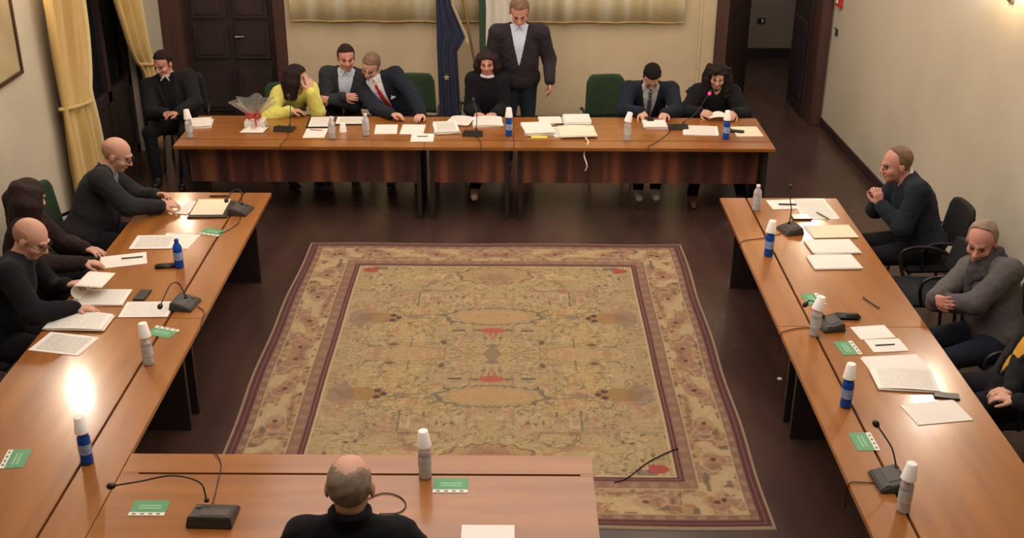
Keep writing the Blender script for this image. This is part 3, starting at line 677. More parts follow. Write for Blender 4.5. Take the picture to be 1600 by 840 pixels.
for x, y, bl, cp, lb, lc, tl in BT:
    bottle(x, y, bl, lb)
    if cp: cup(x-math.sin(R(tl[1]))*.005, y, TZ+.182, lc, tl)
o = cup(-1.585, 10.38, TZ+.0008, 'upside-down white cup standing on the desk between two clear bottles'); o['group'] = 'cups on the far desks'

# ------------------------------------------------------------ microphones
def mic(x, y, rot, neck, label, cable=None, red=False, headdir=(0, 0, 0), s=1.0):
    """conference microphone: wedge base, gooseneck (points relative to base, world axes), foam head, cable on the desk (world)"""
    r = empty('desk_microphone', (x, y, TZ+.0006), 0, label, 'microphone')
    w_, d_ = .095*s, .07*s; bm = bmesh.new()
    d_ *= 1.1; P = [(-w_, -d_, 0), (w_, -d_, 0), (w_, d_, 0), (-w_, d_, 0), (-w_*.9, -d_*.85, .022), (w_*.9, -d_*.85, .022), (w_*.9, d_*.85, .055), (-w_*.9, d_*.85, .055)]
    v = [bm.verts.new(Matrix.Rotation(R(rot), 3, 'Z') @ Vector(p)) for p in P]
    for f in ((3, 2, 1, 0), (4, 5, 6, 7), (0, 1, 5, 4), (1, 2, 6, 5), (2, 3, 7, 6), (3, 0, 4, 7)): bm.faces.new([v[i] for i in f])
    bmesh.ops.bevel(bm, geom=bm.edges[:], offset=.005, segments=2, affect='EDGES')
    obj('base', bm, mat('microphone_base_plastic', (54, 50, 45), .45), r)
    def top(px, py, e=.002):
        z = .022+(py+d_*.85)/(2*d_*.85)*.033
        q = Matrix.Rotation(R(rot), 3, 'Z') @ Vector((px, py, z+e)); return q
    def slab(x0, x1, y0, y1, th):
        bm = bmesh.new(); a = [top(px, py, -.001) for px, py in ((x0, y0), (x1, y0), (x1, y1), (x0, y1))]; b = [top(px, py, th) for px, py in ((x0, y0), (x1, y0), (x1, y1), (x0, y1))]
        va = [bm.verts.new(p) for p in a]; vb = [bm.verts.new(p) for p in b]; bm.faces.new(va[::-1]); bm.faces.new(vb)
        for i in range(4): bm.faces.new((va[i], va[(i+1) % 4], vb[(i+1) % 4], vb[i]))
        return bm
    obj('speaker_grille', slab(-.07*s, .045*s, -.02*s, .045*s, .002), M_GREYP, r)
    obj('button', slab(.052*s, .075*s, -.045*s, -.02*s, .005), M_GREYP, r)
    obj('socket', lathe([(.012, 0), (.012, .012), (.006, .016), (0, .016)], 12), M_BLACK, r, True, (neck[0][0], neck[0][1], neck[0][2]-.008))
    obj('gooseneck', T(curve(neck, 6), .0042, 8), M_BLACK, r, True)
    a = Vector(neck[-1]); d = (a-Vector(neck[-2])).normalized()
    pts = [a+d*t for t in (-.012, -.006, .004, .016, .026, .031)]
    obj('microphone_head', tube(bmesh.new(), pts, [.006, .012, .0165, .0165, .011, .003], 14), M_BLACK, r, True)
    if red: obj('light_ring', tube(bmesh.new(), [a+d*-.022, a+d*-.006], [.013, .0145], 16), mat('red_light', (255, 30, 60), .4, emit=(255, 25, 60), estr=5), r, True)
    if cable: obj('cable', T([(p[0]-x, p[1]-y, p[2]-TZ) for p in curve(cable, 6)], .003, 6), M_BLACK, r, True)
    return r
t = TZ+.004
mic(-2.138, 10.43, 175, [(.05, .0, .045), (.055, .04, .14), (.05, .09, .23), (.03, .14, .28)], 'microphone before the person in yellow', [(-2.10, 10.37, t), (-2.07, 10.2, t), (-2.09, 9.99, t), (-2.09, 9.925, t-.01), (-2.09, 9.92, .55)])
mic(-.37, 10.32, 178, [(.03, .02, .045), (.035, .08, .14), (.02, .16, .22), (.0, .24, .26)], 'microphone in the middle of the far row', [(-.34, 10.25, t), (-.30, 10.12, t), (-.285, 9.97, t), (-.283, 9.925, t-.01), (-.283, 9.92, .5)])
mic(1.56, 10.55, 185, [(.06, .03, .045), (.18, .08, .12), (.27, .18, .22), (.33, .26, .27)], 'microphone with red light ring before the curly haired person', [(1.50, 10.50, t), (1.42, 10.3, t), (1.30, 10.08, t), (1.23, 9.99, t), (1.22, 9.925, t-.01), (1.22, 9.92, .6)], True)
mic(-2.10, 8.34, 80, [(0, .05, .05), (-.01, .10, .13), (-.06, .11, .14), (-.09, .06, .12), (-.10, .0, .10)], 'microphone at the far end of the left column', [(-2.08, 8.25, t), (-2.07, 8.1, t), (-2.12, 7.95, t), (-2.165, 7.9, t)])
mic(-2.105, 6.70, 82, [(.0, .03, .045), (-.04, .05, .13), (-.07, -.02, .16), (-.09, -.12, .12), (-.10, -.18, .09)], 'microphone before the bald person with glasses', [(-2.02, 6.68, t), (-1.96, 6.60, t), (-1.945, 6.45, t-.01), (-1.942, 6.4, .6)])
mic(-1.393, 4.46, 178, [(-.045, .07, .05), (-.08, .11, .12), (-.20, .10, .165), (-.34, .06, .16), (-.46, .03, .155)], 'microphone on the near desk left of the person from behind', [(-1.42, 4.55, t), (-1.44, 4.75, t), (-1.46, 4.9, t), (-1.52, 4.998, t-.005), (-1.53, 5.0, .6)], s=1.15)
mic(2.075, 8.00, -75, [(.0, .05, .05), (.01, .06, .14), (.0, .09, .22), (.0, .12, .30)], 'microphone at the far end of the right column', [(2.0, 7.95, t), (1.85, 7.86, t), (1.72, 7.82, t), (1.662, 7.77, t-.01), (1.66, 7.75, .6)], s=.95)
mic(1.985, 6.45, -80, [(-.03, .05, .05), (-.08, .09, .12), (-.11, .12, .12), (-.125, .12, .10)], 'microphone half hidden by the bottle in the middle of the right column', [(1.90, 6.42, t), (1.80, 6.42, t), (1.70, 6.38, t), (1.662, 6.35, t-.01), (1.66, 6.34, .6)], s=.95)
mic(1.862, 4.77, -86, [(.05, .06, .05), (.03, .10, .13), (-.01, .13, .19), (-.045, .15, .235)], 'microphone at the near end of the right column', [(1.79, 4.76, t), (1.72, 4.765, t), (1.664, 4.76, t-.01), (1.66, 4.75, .6)])
mic(-.75, 4.52, 180, [(.0, .05, .05), (.0, .0, .10), (.0, -.06, .13), (.0, -.10, .12)], 'microphone hidden in front of the person seen from behind', [(-.70, 4.60, t), (-.62, 4.655, t), (-.54, 4.63, t), (-.50, 4.56, t), (-.53, 4.50, t), (-.62, 4.49, t), (-.54, 4.49, t), (-.50, 4.45, t)], s=.75)

# ------------------------------------------------------------ cellophane gift with red bow
r = empty('gift_basket', (-2.43, 10.52, TZ+.0005), 0, 'clear cellophane wrapped gift with red bow at the left of the far row', 'gift')
M_CELLO = mat('cellophane', (245, 240, 232), .12, trans=.85, ior=1.15, alpha=.45)
obj('box', B(-.09, .09, -.07, .07, 0, .07, .004), M_PAPER, r)
def cel(u, v):
    a = u*2*PI; z = v*.26; rr = .10*(1-v*1.6) if v < .45 else .03+(v-.45)*.26
    rr *= 1+.22*math.sin(a*7+v*3); return (rr*math.cos(a)*1.1, rr*math.sin(a), z+.01*math.sin(a*5))
obj('cellophane', grid_sheet(64, 14, cel, .001), M_CELLO, r)
bm = bmesh.new()
for s in (-1, 1): tube(bm, curve([(0, -.05, .12), (s*.04, -.06, .15), (s*.065, -.055, .125), (s*.04, -.06, .10), (0, -.05, .12)], 5), .012, 8)
tube(bm, curve([(0, -.05, .12), (.02, -.08, .09), (.03, -.10, .04)], 4), .008, 6); tube(bm, [(-.012, -.055, .12), (.012, -.055, .12)], .02, 8)
obj('bow', bm, M_RED, r, True)
obj('wrapping_paper', grid_sheet(10, 8, lambda u, v: ((u-.5)*.22+.02*v, -.20+v*.16, .006+.02*math.sin(u*7)**2*(v)), .001), M_PAPER, r)

# ------------------------------------------------------------ chairs
def chair(x, y, rot, fab, label, arms=True, h=.92, group=None):
    """rot: direction the sitter faces (deg, +Y local forward)"""
    r = empty('conference_chair', (x, y, 0), R(rot-90), label, 'chair', group)
    b = B(-.23, .23, -.22, .23, .40, .455, .022); obj('seat', b, fab, r, True)
    bm = bmesh.new(); n = 12; F_ = []
    def bk(u, v, off):
        hw = .215-.02*v; z = .53+(h-.53)*v
        cz = max(0, abs(u-.5)*2-.7)/.3; zz = z-.075*cz**2*v**4
        return (hw*(u-.5)*2, -.235-.05*v+.03*((u-.5)*2)**2, zz)
    g = grid_sheet(16, 12, lambda u, v: bk(u, v, 0), .04); obj('backrest', g, fab, r, True)
    obj('back_support', T([(0, -.15, .41), (0, -.26, .44), (0, -.285, .62)], .018, 8), M_LEGM, r, True)
    if arms:
        for s in (-1, 1): obj('armrest', T(curve([(s*.235, .10, .42), (s*.265, .14, .58), (s*.265, .08, .655), (s*.265, -.08, .66), (s*.255, -.20, .62)], 5), .014, 8), M_BLACK, r, True)
    for sx in (-1, 1):
        for sy in (-1, 1): obj('leg', T([(sx*.19, sy*.18, .41), (sx*.22, sy*.22, .0)], .013, 8), M_LEGM, r, True)
    return r
chair(.98, 11.40, -84, M_GREENF, 'empty green chair right of the standing person', h=.96)
chair(-3.38, 11.52, -86, M_DARKF, 'dark chair under the person in black jacket by the dark door')
chair(-2.30, 11.50, -70, M_GREENF, 'green chair under the person in yellow', h=.84)
chair(-1.68, 11.62, -90, M_GREENF, 'green chair under the person in grey blazer', h=.84)
chair(-1.02, 11.52, -92, M_GREENF, 'green chair under the leaning person with a red tie', h=.93)
chair(-.27, 11.56, -90, M_GREENF, 'green chair under the person with a white collar', h=.84)
chair(1.37, 11.64, -90, M_GREENF, 'green chair under the writing person', h=.80)
chair(2.02, 11.56, -90, M_DARKF, 'dark chair under the curly haired person', h=.80)
chair(-3.38, 8.30, 0, M_GREENF, 'dark green chair under the bald person in grey suit', h=.96)
chair(-3.52, 7.42, 0, M_DARKF, 'dark chair under the long haired person')
chair(-3.42, 6.65, 0, M_DARKF, 'dark chair under the bald person with glasses')
chair(3.20, 8.22, 182, M_DARKF, 'black chair under the person with joined hands', h=.88)
chair(3.02, 7.62, 178, M_DARKF, 'empty black chair between the two people of the right column', h=.80)
chair(3.20, 6.70, 190, M_DARKF, 'black chair under the grey haired person', h=.88)
chair(3.06, 6.0, 180, M_DARKF, 'black chair under the person in yellow and black at the right edge', h=1.0)
chair(-.66, 3.62, 90, M_DARKF, 'dark chair under the person seen from behind', h=.84)

# ------------------------------------------------------------ people: smooth blended body fields turned into meshes
V3 = lambda *a: np.array(a, float)
def nrm(v): v = np.asarray(v, float); return v/(np.linalg.norm(v)+1e-9)
class Field:
    def __init__(s): s.p = []
    def cap(s, a, b, ra, rb=None, m=0, k=.02, sub=False):
        a = np.asarray(a, float); b = np.asarray(b, float); rb = ra if rb is None else rb
        s.p.append(('c', a, b, ra, rb, m, k, sub, np.minimum(a-ra, b-rb), np.maximum(a+ra, b+rb))); return s
    def ell(s, c, ax, r, m=0, k=.02, sub=False):
        """ax rows = axes"""
        c = np.asarray(c, float); ax = np.asarray(ax, float); r = np.asarray(r, float); e = np.sqrt(((ax*r[:, None])**2).sum(0))
        s.p.append(('e', c, ax, r, None, m, k, sub, c-e, c+e)); return s
    @staticmethod
    def dist(p, X, Y, Z):
        if p[0] == 'c':
            _, a, b, ra, rb = p[:5]; d = b-a; L = d@d+1e-9
            t = np.clip(((X-a[0])*d[0]+(Y-a[1])*d[1]+(Z-a[2])*d[2])/L, 0, 1)
            return np.sqrt((X-a[0]-t*d[0])**2+(Y-a[1]-t*d[1])**2+(Z-a[2]-t*d[2])**2)-(ra+(rb-ra)*t)
        _, c, ax, r = p[:4]; x = X-c[0]; y = Y-c[1]; z = Z-c[2]; k0 = 0; k1 = 0
        for i in range(3):
            q = x*ax[i, 0]+y*ax[i, 1]+z*ax[i, 2]; k0 = k0+(q/r[i])**2; k1 = k1+(q/r[i]**2)**2
        k0 = np.sqrt(k0); k1 = np.sqrt(k1)+1e-9; return k0*(k0-1)/k1
    def at(s, pt):
        return min(float(s.dist(p, *[np.array(v) for v in pt])) for p in s.p if not p[7])
    def mesh(s, name, h, mats, infl=0, post=None, noise=0, only=None):
        ps = s.p if only is None else [p for p in s.p if p[5] in only]
        lo = np.min([p[8] for p in ps if not p[7]], 0)-infl-h*3; hi = np.max([p[9] for p in ps if not p[7]], 0)+infl+h*3
        n = np.ceil((hi-lo)/h).astype(int)+1
        gx, gy, gz = [lo[i]+h*np.arange(n[i], dtype=np.float32) for i in range(3)]
        F = np.full(n, 1.0, np.float32); M = np.zeros(n, np.uint8)
        for p in ps:
            k = p[6]; mg = k+infl+2*h
            i0 = np.maximum(((p[8]-mg-lo)/h).astype(int), 0); i1 = np.minimum(((p[9]+mg-lo)/h).astype(int)+2, n)
            if (i1 <= i0).any(): continue
            sl = tuple(slice(a, b) for a, b in zip(i0, i1))
            X = gx[sl[0]][:, None, None]; Y = gy[sl[1]][None, :, None]; Z = gz[sl[2]][None, None, :]
            d = s.dist(p, X, Y, Z).astype(np.float32); f = F[sl]
            if p[7]:
                d = -d; hh = np.clip(.5-.5*(f-d)/k, 0, 1); F[sl] = f*(1-hh)+d*hh+k*hh*(1-hh)
            else:
                d = d-infl; Ms = M[sl]; Ms[d < f+.0015*(p[5] > 1)] = p[5]
                hh = np.clip(.5+.5*(f-d)/k, 0, 1); F[sl] = f*(1-hh)+d*hh-k*hh*(1-hh)
        X = gx[:, None, None]; Y = gy[None, :, None]; Z = gz[None, None, :]
        if noise: F = F+noise*(np.sin(X*53+np.sin(Z*31)*2)*np.sin(Z*47+Y*23)*np.sin(Y*41+X*17)).astype(np.float32)
        if post is not None: F = post(F, X, Y, Z)
        co, fc, mi = nets(F, M, lo, h)
        me = mesh_np(name, co, fc, mi)
        for m in mats: me.materials.append(m)
        me.shade_smooth(); return me
def nets(F, M, o, h):
    s = F < 0; n = np.array(F.shape); c = np.zeros(n-1, np.uint8)
    for i in (0, 1):
        for j in (0, 1):
            for k in (0, 1): c += s[i:n[0]-1+i, j:n[1]-1+j, k:n[2]-1+k]
    act = (c > 0) & (c < 8); idx = np.argwhere(act); vid = np.full(n-1, -1, np.int32); vid[act] = np.arange(len(idx))
    acc = np.zeros((len(idx), 3)); cnt = np.zeros(len(idx)); I, J, K = idx.T
    val = {(a, b, d): F[I+a, J+b, K+d] for a in (0, 1) for b in (0, 1) for d in (0, 1)}
    for a in val:
        for ax in range(3):
            if a[ax]: continue
            b = list(a); b[ax] = 1; b = tuple(b); fa, fb = val[a], val[b]; cr = (fa < 0) != (fb < 0)
            t = np.where(cr, fa/(np.where(cr, fa-fb, 1)), 0)
            for q in range(3): acc[:, q] += np.where(cr, a[q]+(t if q == ax else 0), 0)
            cnt += cr
    co = (idx+acc/cnt[:, None])*h+o
    Q = []; 
    for ax in range(3):
        b, d = [(1, 2), (2, 0), (0, 1)][ax]
        s0 = np.take(s, range(n[ax]-1), ax); s1 = np.take(s, range(1, n[ax]), ax); e = np.argwhere(s0 != s1)
        e = e[(e[:, b] > 0) & (e[:, d] > 0) & (e[:, b] < n[b]-1) & (e[:, d] < n[d]-1)]
        ins = s[e[:, 0], e[:, 1], e[:, 2]]
        def g(db, dd): q = e.copy(); q[:, b] += db; q[:, d] += dd; return vid[q[:, 0], q[:, 1], q[:, 2]]
        f = np.stack([g(-1, -1), g(0, -1), g(0, 0), g(-1, 0)], 1); f[~ins] = f[~ins][:, ::-1]; Q.append(f)
    fc = np.concatenate(Q); fc = fc[(fc >= 0).all(1)]
    mv = M[I, J, K]; mi = mv[fc[:, 0]]
    return co, fc, mi

M_HAIRBR = mat('brown_hair', (42, 28, 25), .8, spec=.25, col2=(31, 22, 20), nscale=30, bump=.3, bscale=120)
M_HAIRBK = mat('black_hair', (22, 19, 19), .85, spec=.2, col2=(28, 23, 22), nscale=30, bump=.3, bscale=120)
M_HAIRGY = mat('grey_hair', (150, 128, 110), .8, col2=(128, 108, 94), nscale=30, bump=.3, bscale=120)
M_HAIRRD = mat('light_brown_hair', (122, 94, 72), .7, col2=(104, 78, 60), nscale=30, bump=.3, bscale=120)
M_HAIRCH = mat('chestnut_hair', (46, 25, 24), .7, spec=.3, col2=(34, 20, 20), nscale=30, bump=.3, bscale=120)
M_STUB = mat('stubble_hair', (176, 132, 110), .75, col2=(160, 118, 98), nscale=60); M_SHOE = mat('dark_shoe', (30, 26, 26), .4); M_SNEAK = mat('pale_sneaker', (206, 200, 184), .6); M_BOOT = mat('beige_boot', (176, 150, 122), .7); M_BOOTB = mat('brown_boot', (110, 72, 56), .6)
def cloth(name, c, c2=None, **k): return mat(name, c, .95, col2=c2, nscale=50, bump=.15, bscale=150, sheen=.03, spec=.2, **k)
BL = cloth('black_wool', (30, 30, 32), (36, 36, 38)); BK = cloth('black_knit', (24, 24, 27)); NV = cloth('navy_suit_cloth', (30, 34, 44), (34, 38, 50)); GRB = cloth('grey_blazer_cloth', (50, 52, 56), (44, 46, 50))
CHAR = cloth('charcoal_cardigan_cloth', (50, 44, 48), (44, 39, 43)); YEL = cloth('yellow_knit', (222, 218, 118), (212, 206, 104)); GREYK = cloth('grey_knit', (96, 90, 90), (86, 81, 81)); SCARF = cloth('dark_grey_scarf', (72, 68, 70), (60, 57, 60))
BRN = cloth('dark_brown_jacket_cloth', (48, 34, 34), (40, 28, 28)); WSH = cloth('white_shirt_cloth', (222, 220, 224)); BSH = cloth('pale_blue_shirt_cloth', (196, 204, 222)); GSH = cloth('grey_shirt_cloth', (150, 150, 152)); JEAN = cloth('dark_jean_cloth', (36, 40, 52)); DTR = cloth('dark_trouser_cloth', (32, 30, 34))
DSUIT = cloth('dark_grey_suit_cloth', (44, 44, 46), (38, 38, 41)); YLIN = cloth('yellow_lining_cloth', (214, 160, 60)); LGSH = cloth('pale_patterned_shirt', (196, 194, 190), (170, 170, 172))

def person(label, pel, phi, head, yaw=0, pitch=0, roll=0, hands=(), skin=M_SKIN, hair=None, hstyle='short', top='jacket', topm=BL, shirtm=None, tie=None, vbot=.30, trous=DTR, shoes=M_SHOE,
           standing=False, feet=None, width=1.0, fat=1.0, hs=1.04, glasses=False, collar=None, clift=0, knees=None, beard=None, elbows=(None, None), hem=.02, cuff=None, group=None, pocket=False, hunch=.0, rtop=.05, pz=.54, scarf=None, curls=0):
    f = V3(math.cos(R(phi)), math.sin(R(phi)), 0); r0 = V3(f[1], -f[0], 0); up = V3(0, 0, 1)
    if standing: pz = .93
    P = V3(pel[0], pel[1], pz); H = V3(*head)
    u0 = nrm(H-P); nd = nrm(u0*.5+up*.5+f*hunch)
    N = H-nd*.148*hs; u = nrm(N-P); L = np.linalg.norm(N-P)
    rr = nrm(r0-u*(r0@u)); ff = np.cross(u, rr)
    sw = .186*width
    Sh = [N-u*.045+rr*sw*s_-ff*.005 for s_ in (1, -1)]   # person's right, left
    Bd = Field()
    ax = np.array([rr, ff, u])
    # torso
    Bd.ell(P+u*.03, ax, (.165*fat, .115*fat, .13), 0, .05)
    Bd.ell(P+u*L*.36+ff*.01*fat, ax, (.148*fat, .108*fat, .17), 0, .06)
    Bd.ell(P+u*(L-.20), ax, (.165*(width*.5+.5), .112*(fat*.5+.5), .19), 0, .05)
    if fat > 1.22: Bd.ell(N-u*.17-ff*.045, ax, (.16, .10, .17), 0, .05)
    else: Bd.ell(N-u*.17-ff*.01, ax, (.14, .10, .15), 0, .05)
    for s_, q in zip((1, -1), Sh):
        Bd.cap(N-u*.075, q, .066, .060, 0, .04); Bd.cap(N+nd*.02-ff*.015, q+u*.01, .048, .034, 0, .045)
    # head frame
    a, p, ro = R(yaw), R(pitch), R(roll)
    hf = f*math.cos(a)+np.cross(up, f)*math.sin(a); hr = np.cross(hf, up); hf2 = hf*math.cos(p)-up*math.sin(p); hu = np.cross(hr, hf2)
    hr2 = hr*math.cos(ro)+hu*math.sin(ro); hu2 = np.cross(hr2, hf2); HA = np.array([hr2, hf2, hu2])
    hp = lambda x, y, z: H+(hr2*x+hf2*y+hu2*z)*hs
    E = lambda c, r_, m=1, k=.012, sub=False: Bd.ell(hp(*c), HA, np.array(r_)*hs, m, k, sub)
    Kc = lambda a_, b_, ra, rb=None, m=1, k=.01, sub=False: Bd.cap(hp(*a_), hp(*b_), ra*hs, (ra if rb is None else rb)*hs, m, k, sub)
    Bd.cap(N-u*.03, hp(0, -.02, -.06), .058, .054, 1, .025)
    E((0, -.008, .032), (.077, .098, .088)); E((0, .022, -.035), (.062, .072, .082), 1, .02); E((0, .062, -.092), (.032, .026, .024), 1, .02)
    for s_ in (-1, 1):
        E((s_*.040, .062, -.03), (.024, .024, .022), 1, .02); E((s_*.031, .104, .004), (.016, .016, .012), 1, .01, True)
        E((s_*.080, -.004, -.004), (.010, .020, .031), 1, .008); E((s_*.014, .104, -.034), (.009, .011, .008), 1, .006)
    Kc((-.036, .086, .024), (-.012, .094, .022), .010, .009, 1, .012); Kc((.036, .086, .024), (.012, .094, .022), .010, .009, 1, .012)
    Kc((0, .092, .012), (0, .116, -.030), .009, .0125, 1, .01)
    for s_ in (-1, 1):
        E((s_*.031, .086, .002), (.013, .0115, .007), 2, .003); Kc((s_*.045, .090, .027), (s_*.018, .099, .028), .0055, .0055, 4, .003)
    Kc((-.020, .093, -.064), (.020, .093, -.064), .006, .006, 3, .006); Kc((0, .098, -.063), (0, .098, -.064), .007, .007, 3, .006)
    if beard: E((0, .050, -.080), (.052, .050, .042), 4, .01)
    # arms and hands
    arms = []
    for s_, q, hd, eh in zip((1, -1), Sh, hands, elbows):
        if hd is None:
            W = P+rr*s_*.20+ff*.22+up*.08; hd = (tuple(W), None, None, 25)
        W = V3(*hd[0]); fd = hd[1]; pn = hd[2]; curl = hd[3]
        L1, L2 = (.29, .255); v = W-q; d = np.linalg.norm(v); mx = (L1+L2)*.985
        if d > mx:
            e_ = min(1.22, d/mx); L1 *= e_; L2 *= e_
            if d > (L1+L2)*.985: W = q+v/d*(L1+L2)*.98; print('ARM SHORT', label, round(d, 2))
            v = W-q; d = np.linalg.norm(v)
        hint = V3(*eh) if eh is not None else rr*s_*.8-up*.8-ff*.25
        vh = v/d; aa = (L1*L1-L2*L2+d*d)/(2*d); hh = math.sqrt(max(0, L1*L1-aa*aa)); hn = hint-vh*(hint@vh); El = q+vh*aa+nrm(hn)*hh
        arms.append((q, El, W))
        Bd.cap(q, El, .057, .046, 0, .035); Bd.cap(El, W, .044, .029, 0, .02)
        fa = nrm(W-El); Bd.cap(El+fa*.20, W+fa*.01, .028, .026, 1, .012)
        fd = nrm(fa) if fd is None else nrm(fd); pn = V3(0, 0, -1) if pn is None else V3(*pn); pn = nrm(pn-fd*(pn@fd)); sd = np.cross(fd, pn)  # side axis
        th = sd*(-s_)  # thumb side for each hand
        th = th if True else th
        kn = []
        for i, off in enumerate((.029, .010, -.010, -.028)):
            b0 = W+th*off*.55+fd*.012; b1 = W+th*off+fd*(.088-.006*abs(i-1)); Bd.cap(b0, b1, .0145, .0125, 1, .014); kn.append(b1)
        for i, (b1, ln) in enumerate(zip(kn, (.070, .078, .072, .056))):
            sp = th*(.10-.07*i)
            c1 = R(curl*.55+4*i); d1 = nrm(fd*math.cos(c1)+pn*math.sin(c1)+sp); j = b1+d1*ln*.45
            c2 = R(curl*1.35+5*i); d2 = nrm(fd*math.cos(c2)+pn*math.sin(c2)+sp*.7); j2 = j+d2*ln*.32
            c3 = R(curl*1.8+5*i); d3 = nrm(fd*math.cos(c3)+pn*math.sin(c3)+sp*.4)
            Bd.cap(b1, j, .0100, .0090, 1, .004); Bd.cap(j, j2, .0090, .0084, 1, .004); Bd.cap(j2, j2+d3*ln*.25, .0084, .0074, 1, .004)
        t0 = W+th*.022+fd*.022; t1 = t0+nrm(th*.75+fd*.7+pn*.25)*.042; t2 = t1+nrm(th*.35+fd*.9+pn*.45)*.034; t3 = t2+nrm(fd+pn*.5)*.022
        Bd.cap(t0, t1, .015, .012, 1, .010); Bd.cap(t1, t2, .0115, .0100, 1, .005); Bd.cap(t2, t3, .0100, .0085, 1, .004)
    # legs
    legs = []
    for i, s_ in enumerate((1, -1)):
        hip = P+r0*s_*.088
        if standing: ft = V3(*feet[i]) if feet else V3(P[0], P[1], 0)+r0*s_*.11; kn_ = (hip+ft)/2+f*.03+up*.04; an = ft+up*.085
        else:
            kn_ = V3(*knees[i]) if knees else hip+f*.42+r0*s_*.05+up*(-.03)
            an = V3(*feet[i])+up*.085 if feet else kn_*[1, 1, 0]+f*.02+up*.085
        Bd.cap(hip, kn_, .086*fat**.5, .060, 0, .04); Bd.cap(kn_, an+up*.02, .056, .038, 0, .02)
        tf = f
        Bd.cap(an, an-up*.04+tf*.04, .036, .034, 0, .02); Bd.cap(an-up*.045+tf*.03, an-up*.055+tf*.14, .032, .026, 0, .02); legs.append((hip, kn_, an, tf))
    me = Bd.mesh('person', .0078, [M_SKIN, skin, M_EYE, M_LIP, M_BROW]); 
    org = Vector((P[0], P[1], 0))
    def mk(name, me, parent=None):
        me.transform(Matrix.Translation(-org)); o = bpy.data.objects.new(name, me); link(o, parent); return o
    me.materials[0] = skin
    B_ = mk('person', me); B_.location = org; tag(B_, label, 'person', group)
    child = lambda name, me: mk(name, me, B_)
    # trousers
    Tz = Field(); Tz.ell(P+u*.03, ax, (.165*fat, .115*fat, .13), 0, .05)
    for hip, kn_, an, tf in legs: Tz.cap(hip, kn_, .086*fat**.5, .062, 0, .04); Tz.cap(kn_, an+up*.01, .060, .046, 0, .02)
    child('trousers', Tz.mesh('trousers', .0115, [trous], .008, noise=.002))
    for hip, kn_, an, tf in legs:
        s2 = Field().cap(an-up*.0, an-up*.035+tf*.03, .042, .040, 0, .02).cap(an-up*.040-tf*.02, an-up*.050+tf*.13, .036, .032, 0, .025)
        child('shoe', s2.mesh('shoe', .009, [shoes], .004, post=lambda F, X, Y, Z, z0=float(an[2]-.083): np.maximum(F, z0-Z)))
    # shirt under the top: visible in the opening
    Tp = Field(); tors = [q for q in Bd.p[:8]]
    Tp.p = list(tors)
    nb = (N, nd)
    def neckcut(F, X, Y, Z, rad=.060, lift=.0):
        a_ = N-u*.02; b_ = hp(0, -.02, -.05); p_ = ('c', a_, b_+nrm(b_-a_)*.2, rad, rad+.05); d = Field.dist(p_, X, Y, Z); return np.maximum(F, -d)
    def loc(X, Y, Z, o_=N): return [(X-o_[0])*w_[0]+(Y-o_[1])*w_[1]+(Z-o_[2])*w_[2] for w_ in (rr, ff, u)]
    if shirtm is not None:
        Sx = Field(); Sx.p = list(tors)
        def ps(F, X, Y, Z):
            x, y, z = loc(X, Y, Z); F = np.maximum(F, -y-.0); F = np.maximum(F, np.abs(x)-.13); F = np.maximum(F, -(z+L*.92)); return neckcut(F, X, Y, Z, .05)
        child('shirt', Sx.mesh('shirt', .0095, [shirtm], .0075, ps))
        # collar band + wings
        cb = N+nrm(hp(0, -.02, -.06)-N)*.035; nx_ = nrm(hp(0, -.02, -.06)-N); cf = nrm(ff-nx_*(ff@nx_)); crr = np.cross(cf, nx_); cl = Field(); n_ = 14
        for i in range(n_):
            t0 = PI*2*i/n_; t1 = PI*2*(i+1)/n_
            q0 = cb+crr*math.sin(t0)*.063+cf*math.cos(t0)*.063-nx_*.014*math.cos(t0); q1 = cb+crr*math.sin(t1)*.063+cf*math.cos(t1)*.063-nx_*.014*math.cos(t1); cl.cap(q0, q1, .0095, .0095, 0, .01)
        for s_ in (-1, 1): cl.cap(cb+cf*.066-nx_*.016+crr*s_*.010, cb+cf*.085-nx_*.062+crr*s_*.042, .011, .006, 0, .008)
        child('collar', cl.mesh('collar', .006, [collar or shirtm]))
    for q in tors: pass
    for (q, El, W) in arms:
        Tp.cap(q, El, .068, .056, 0, .035); fa = nrm(W-El); Tp.cap(El, W-fa*.012, .056, .038, 0, .03)
    armp = [('c', q, El, .068, .056) for (q, El, W) in arms]+[('c', El, W, .056, .038) for (q, El, W) in arms]
    def ptop(F, X, Y, Z):
        x, y, z = loc(X, Y, Z)
        dA = np.minimum.reduce([Field.dist(p_, X, Y, Z) for p_ in armp]).astype(np.float32)-.0155
        F0 = F
        if top in ('jacket', 'cardigan'):
            wv = .075*np.clip((z+vbot)/vbot, 0, 1.2)
            cut = np.maximum(np.maximum(np.abs(x)-wv-.004, -y), -(z+vbot))   # wedge, negative inside
            if shirtm is not None: F = np.maximum(F, -cut)
        F = neckcut(F, X, Y, Z, .066 if top != 'roll' else .050)
        # hem (torso only): keep sleeves
        F = np.maximum(F, -(z+L+hem))
        return np.where(dA > .03, F, np.minimum(F, np.maximum(F0, dA)))
    child({'jacket': 'jacket', 'roll': 'jacket', 'cardigan': 'cardigan'}.get(top, 'sweater'), Tp.mesh('top', .0098, [topm], .0155, ptop, noise=.0035))
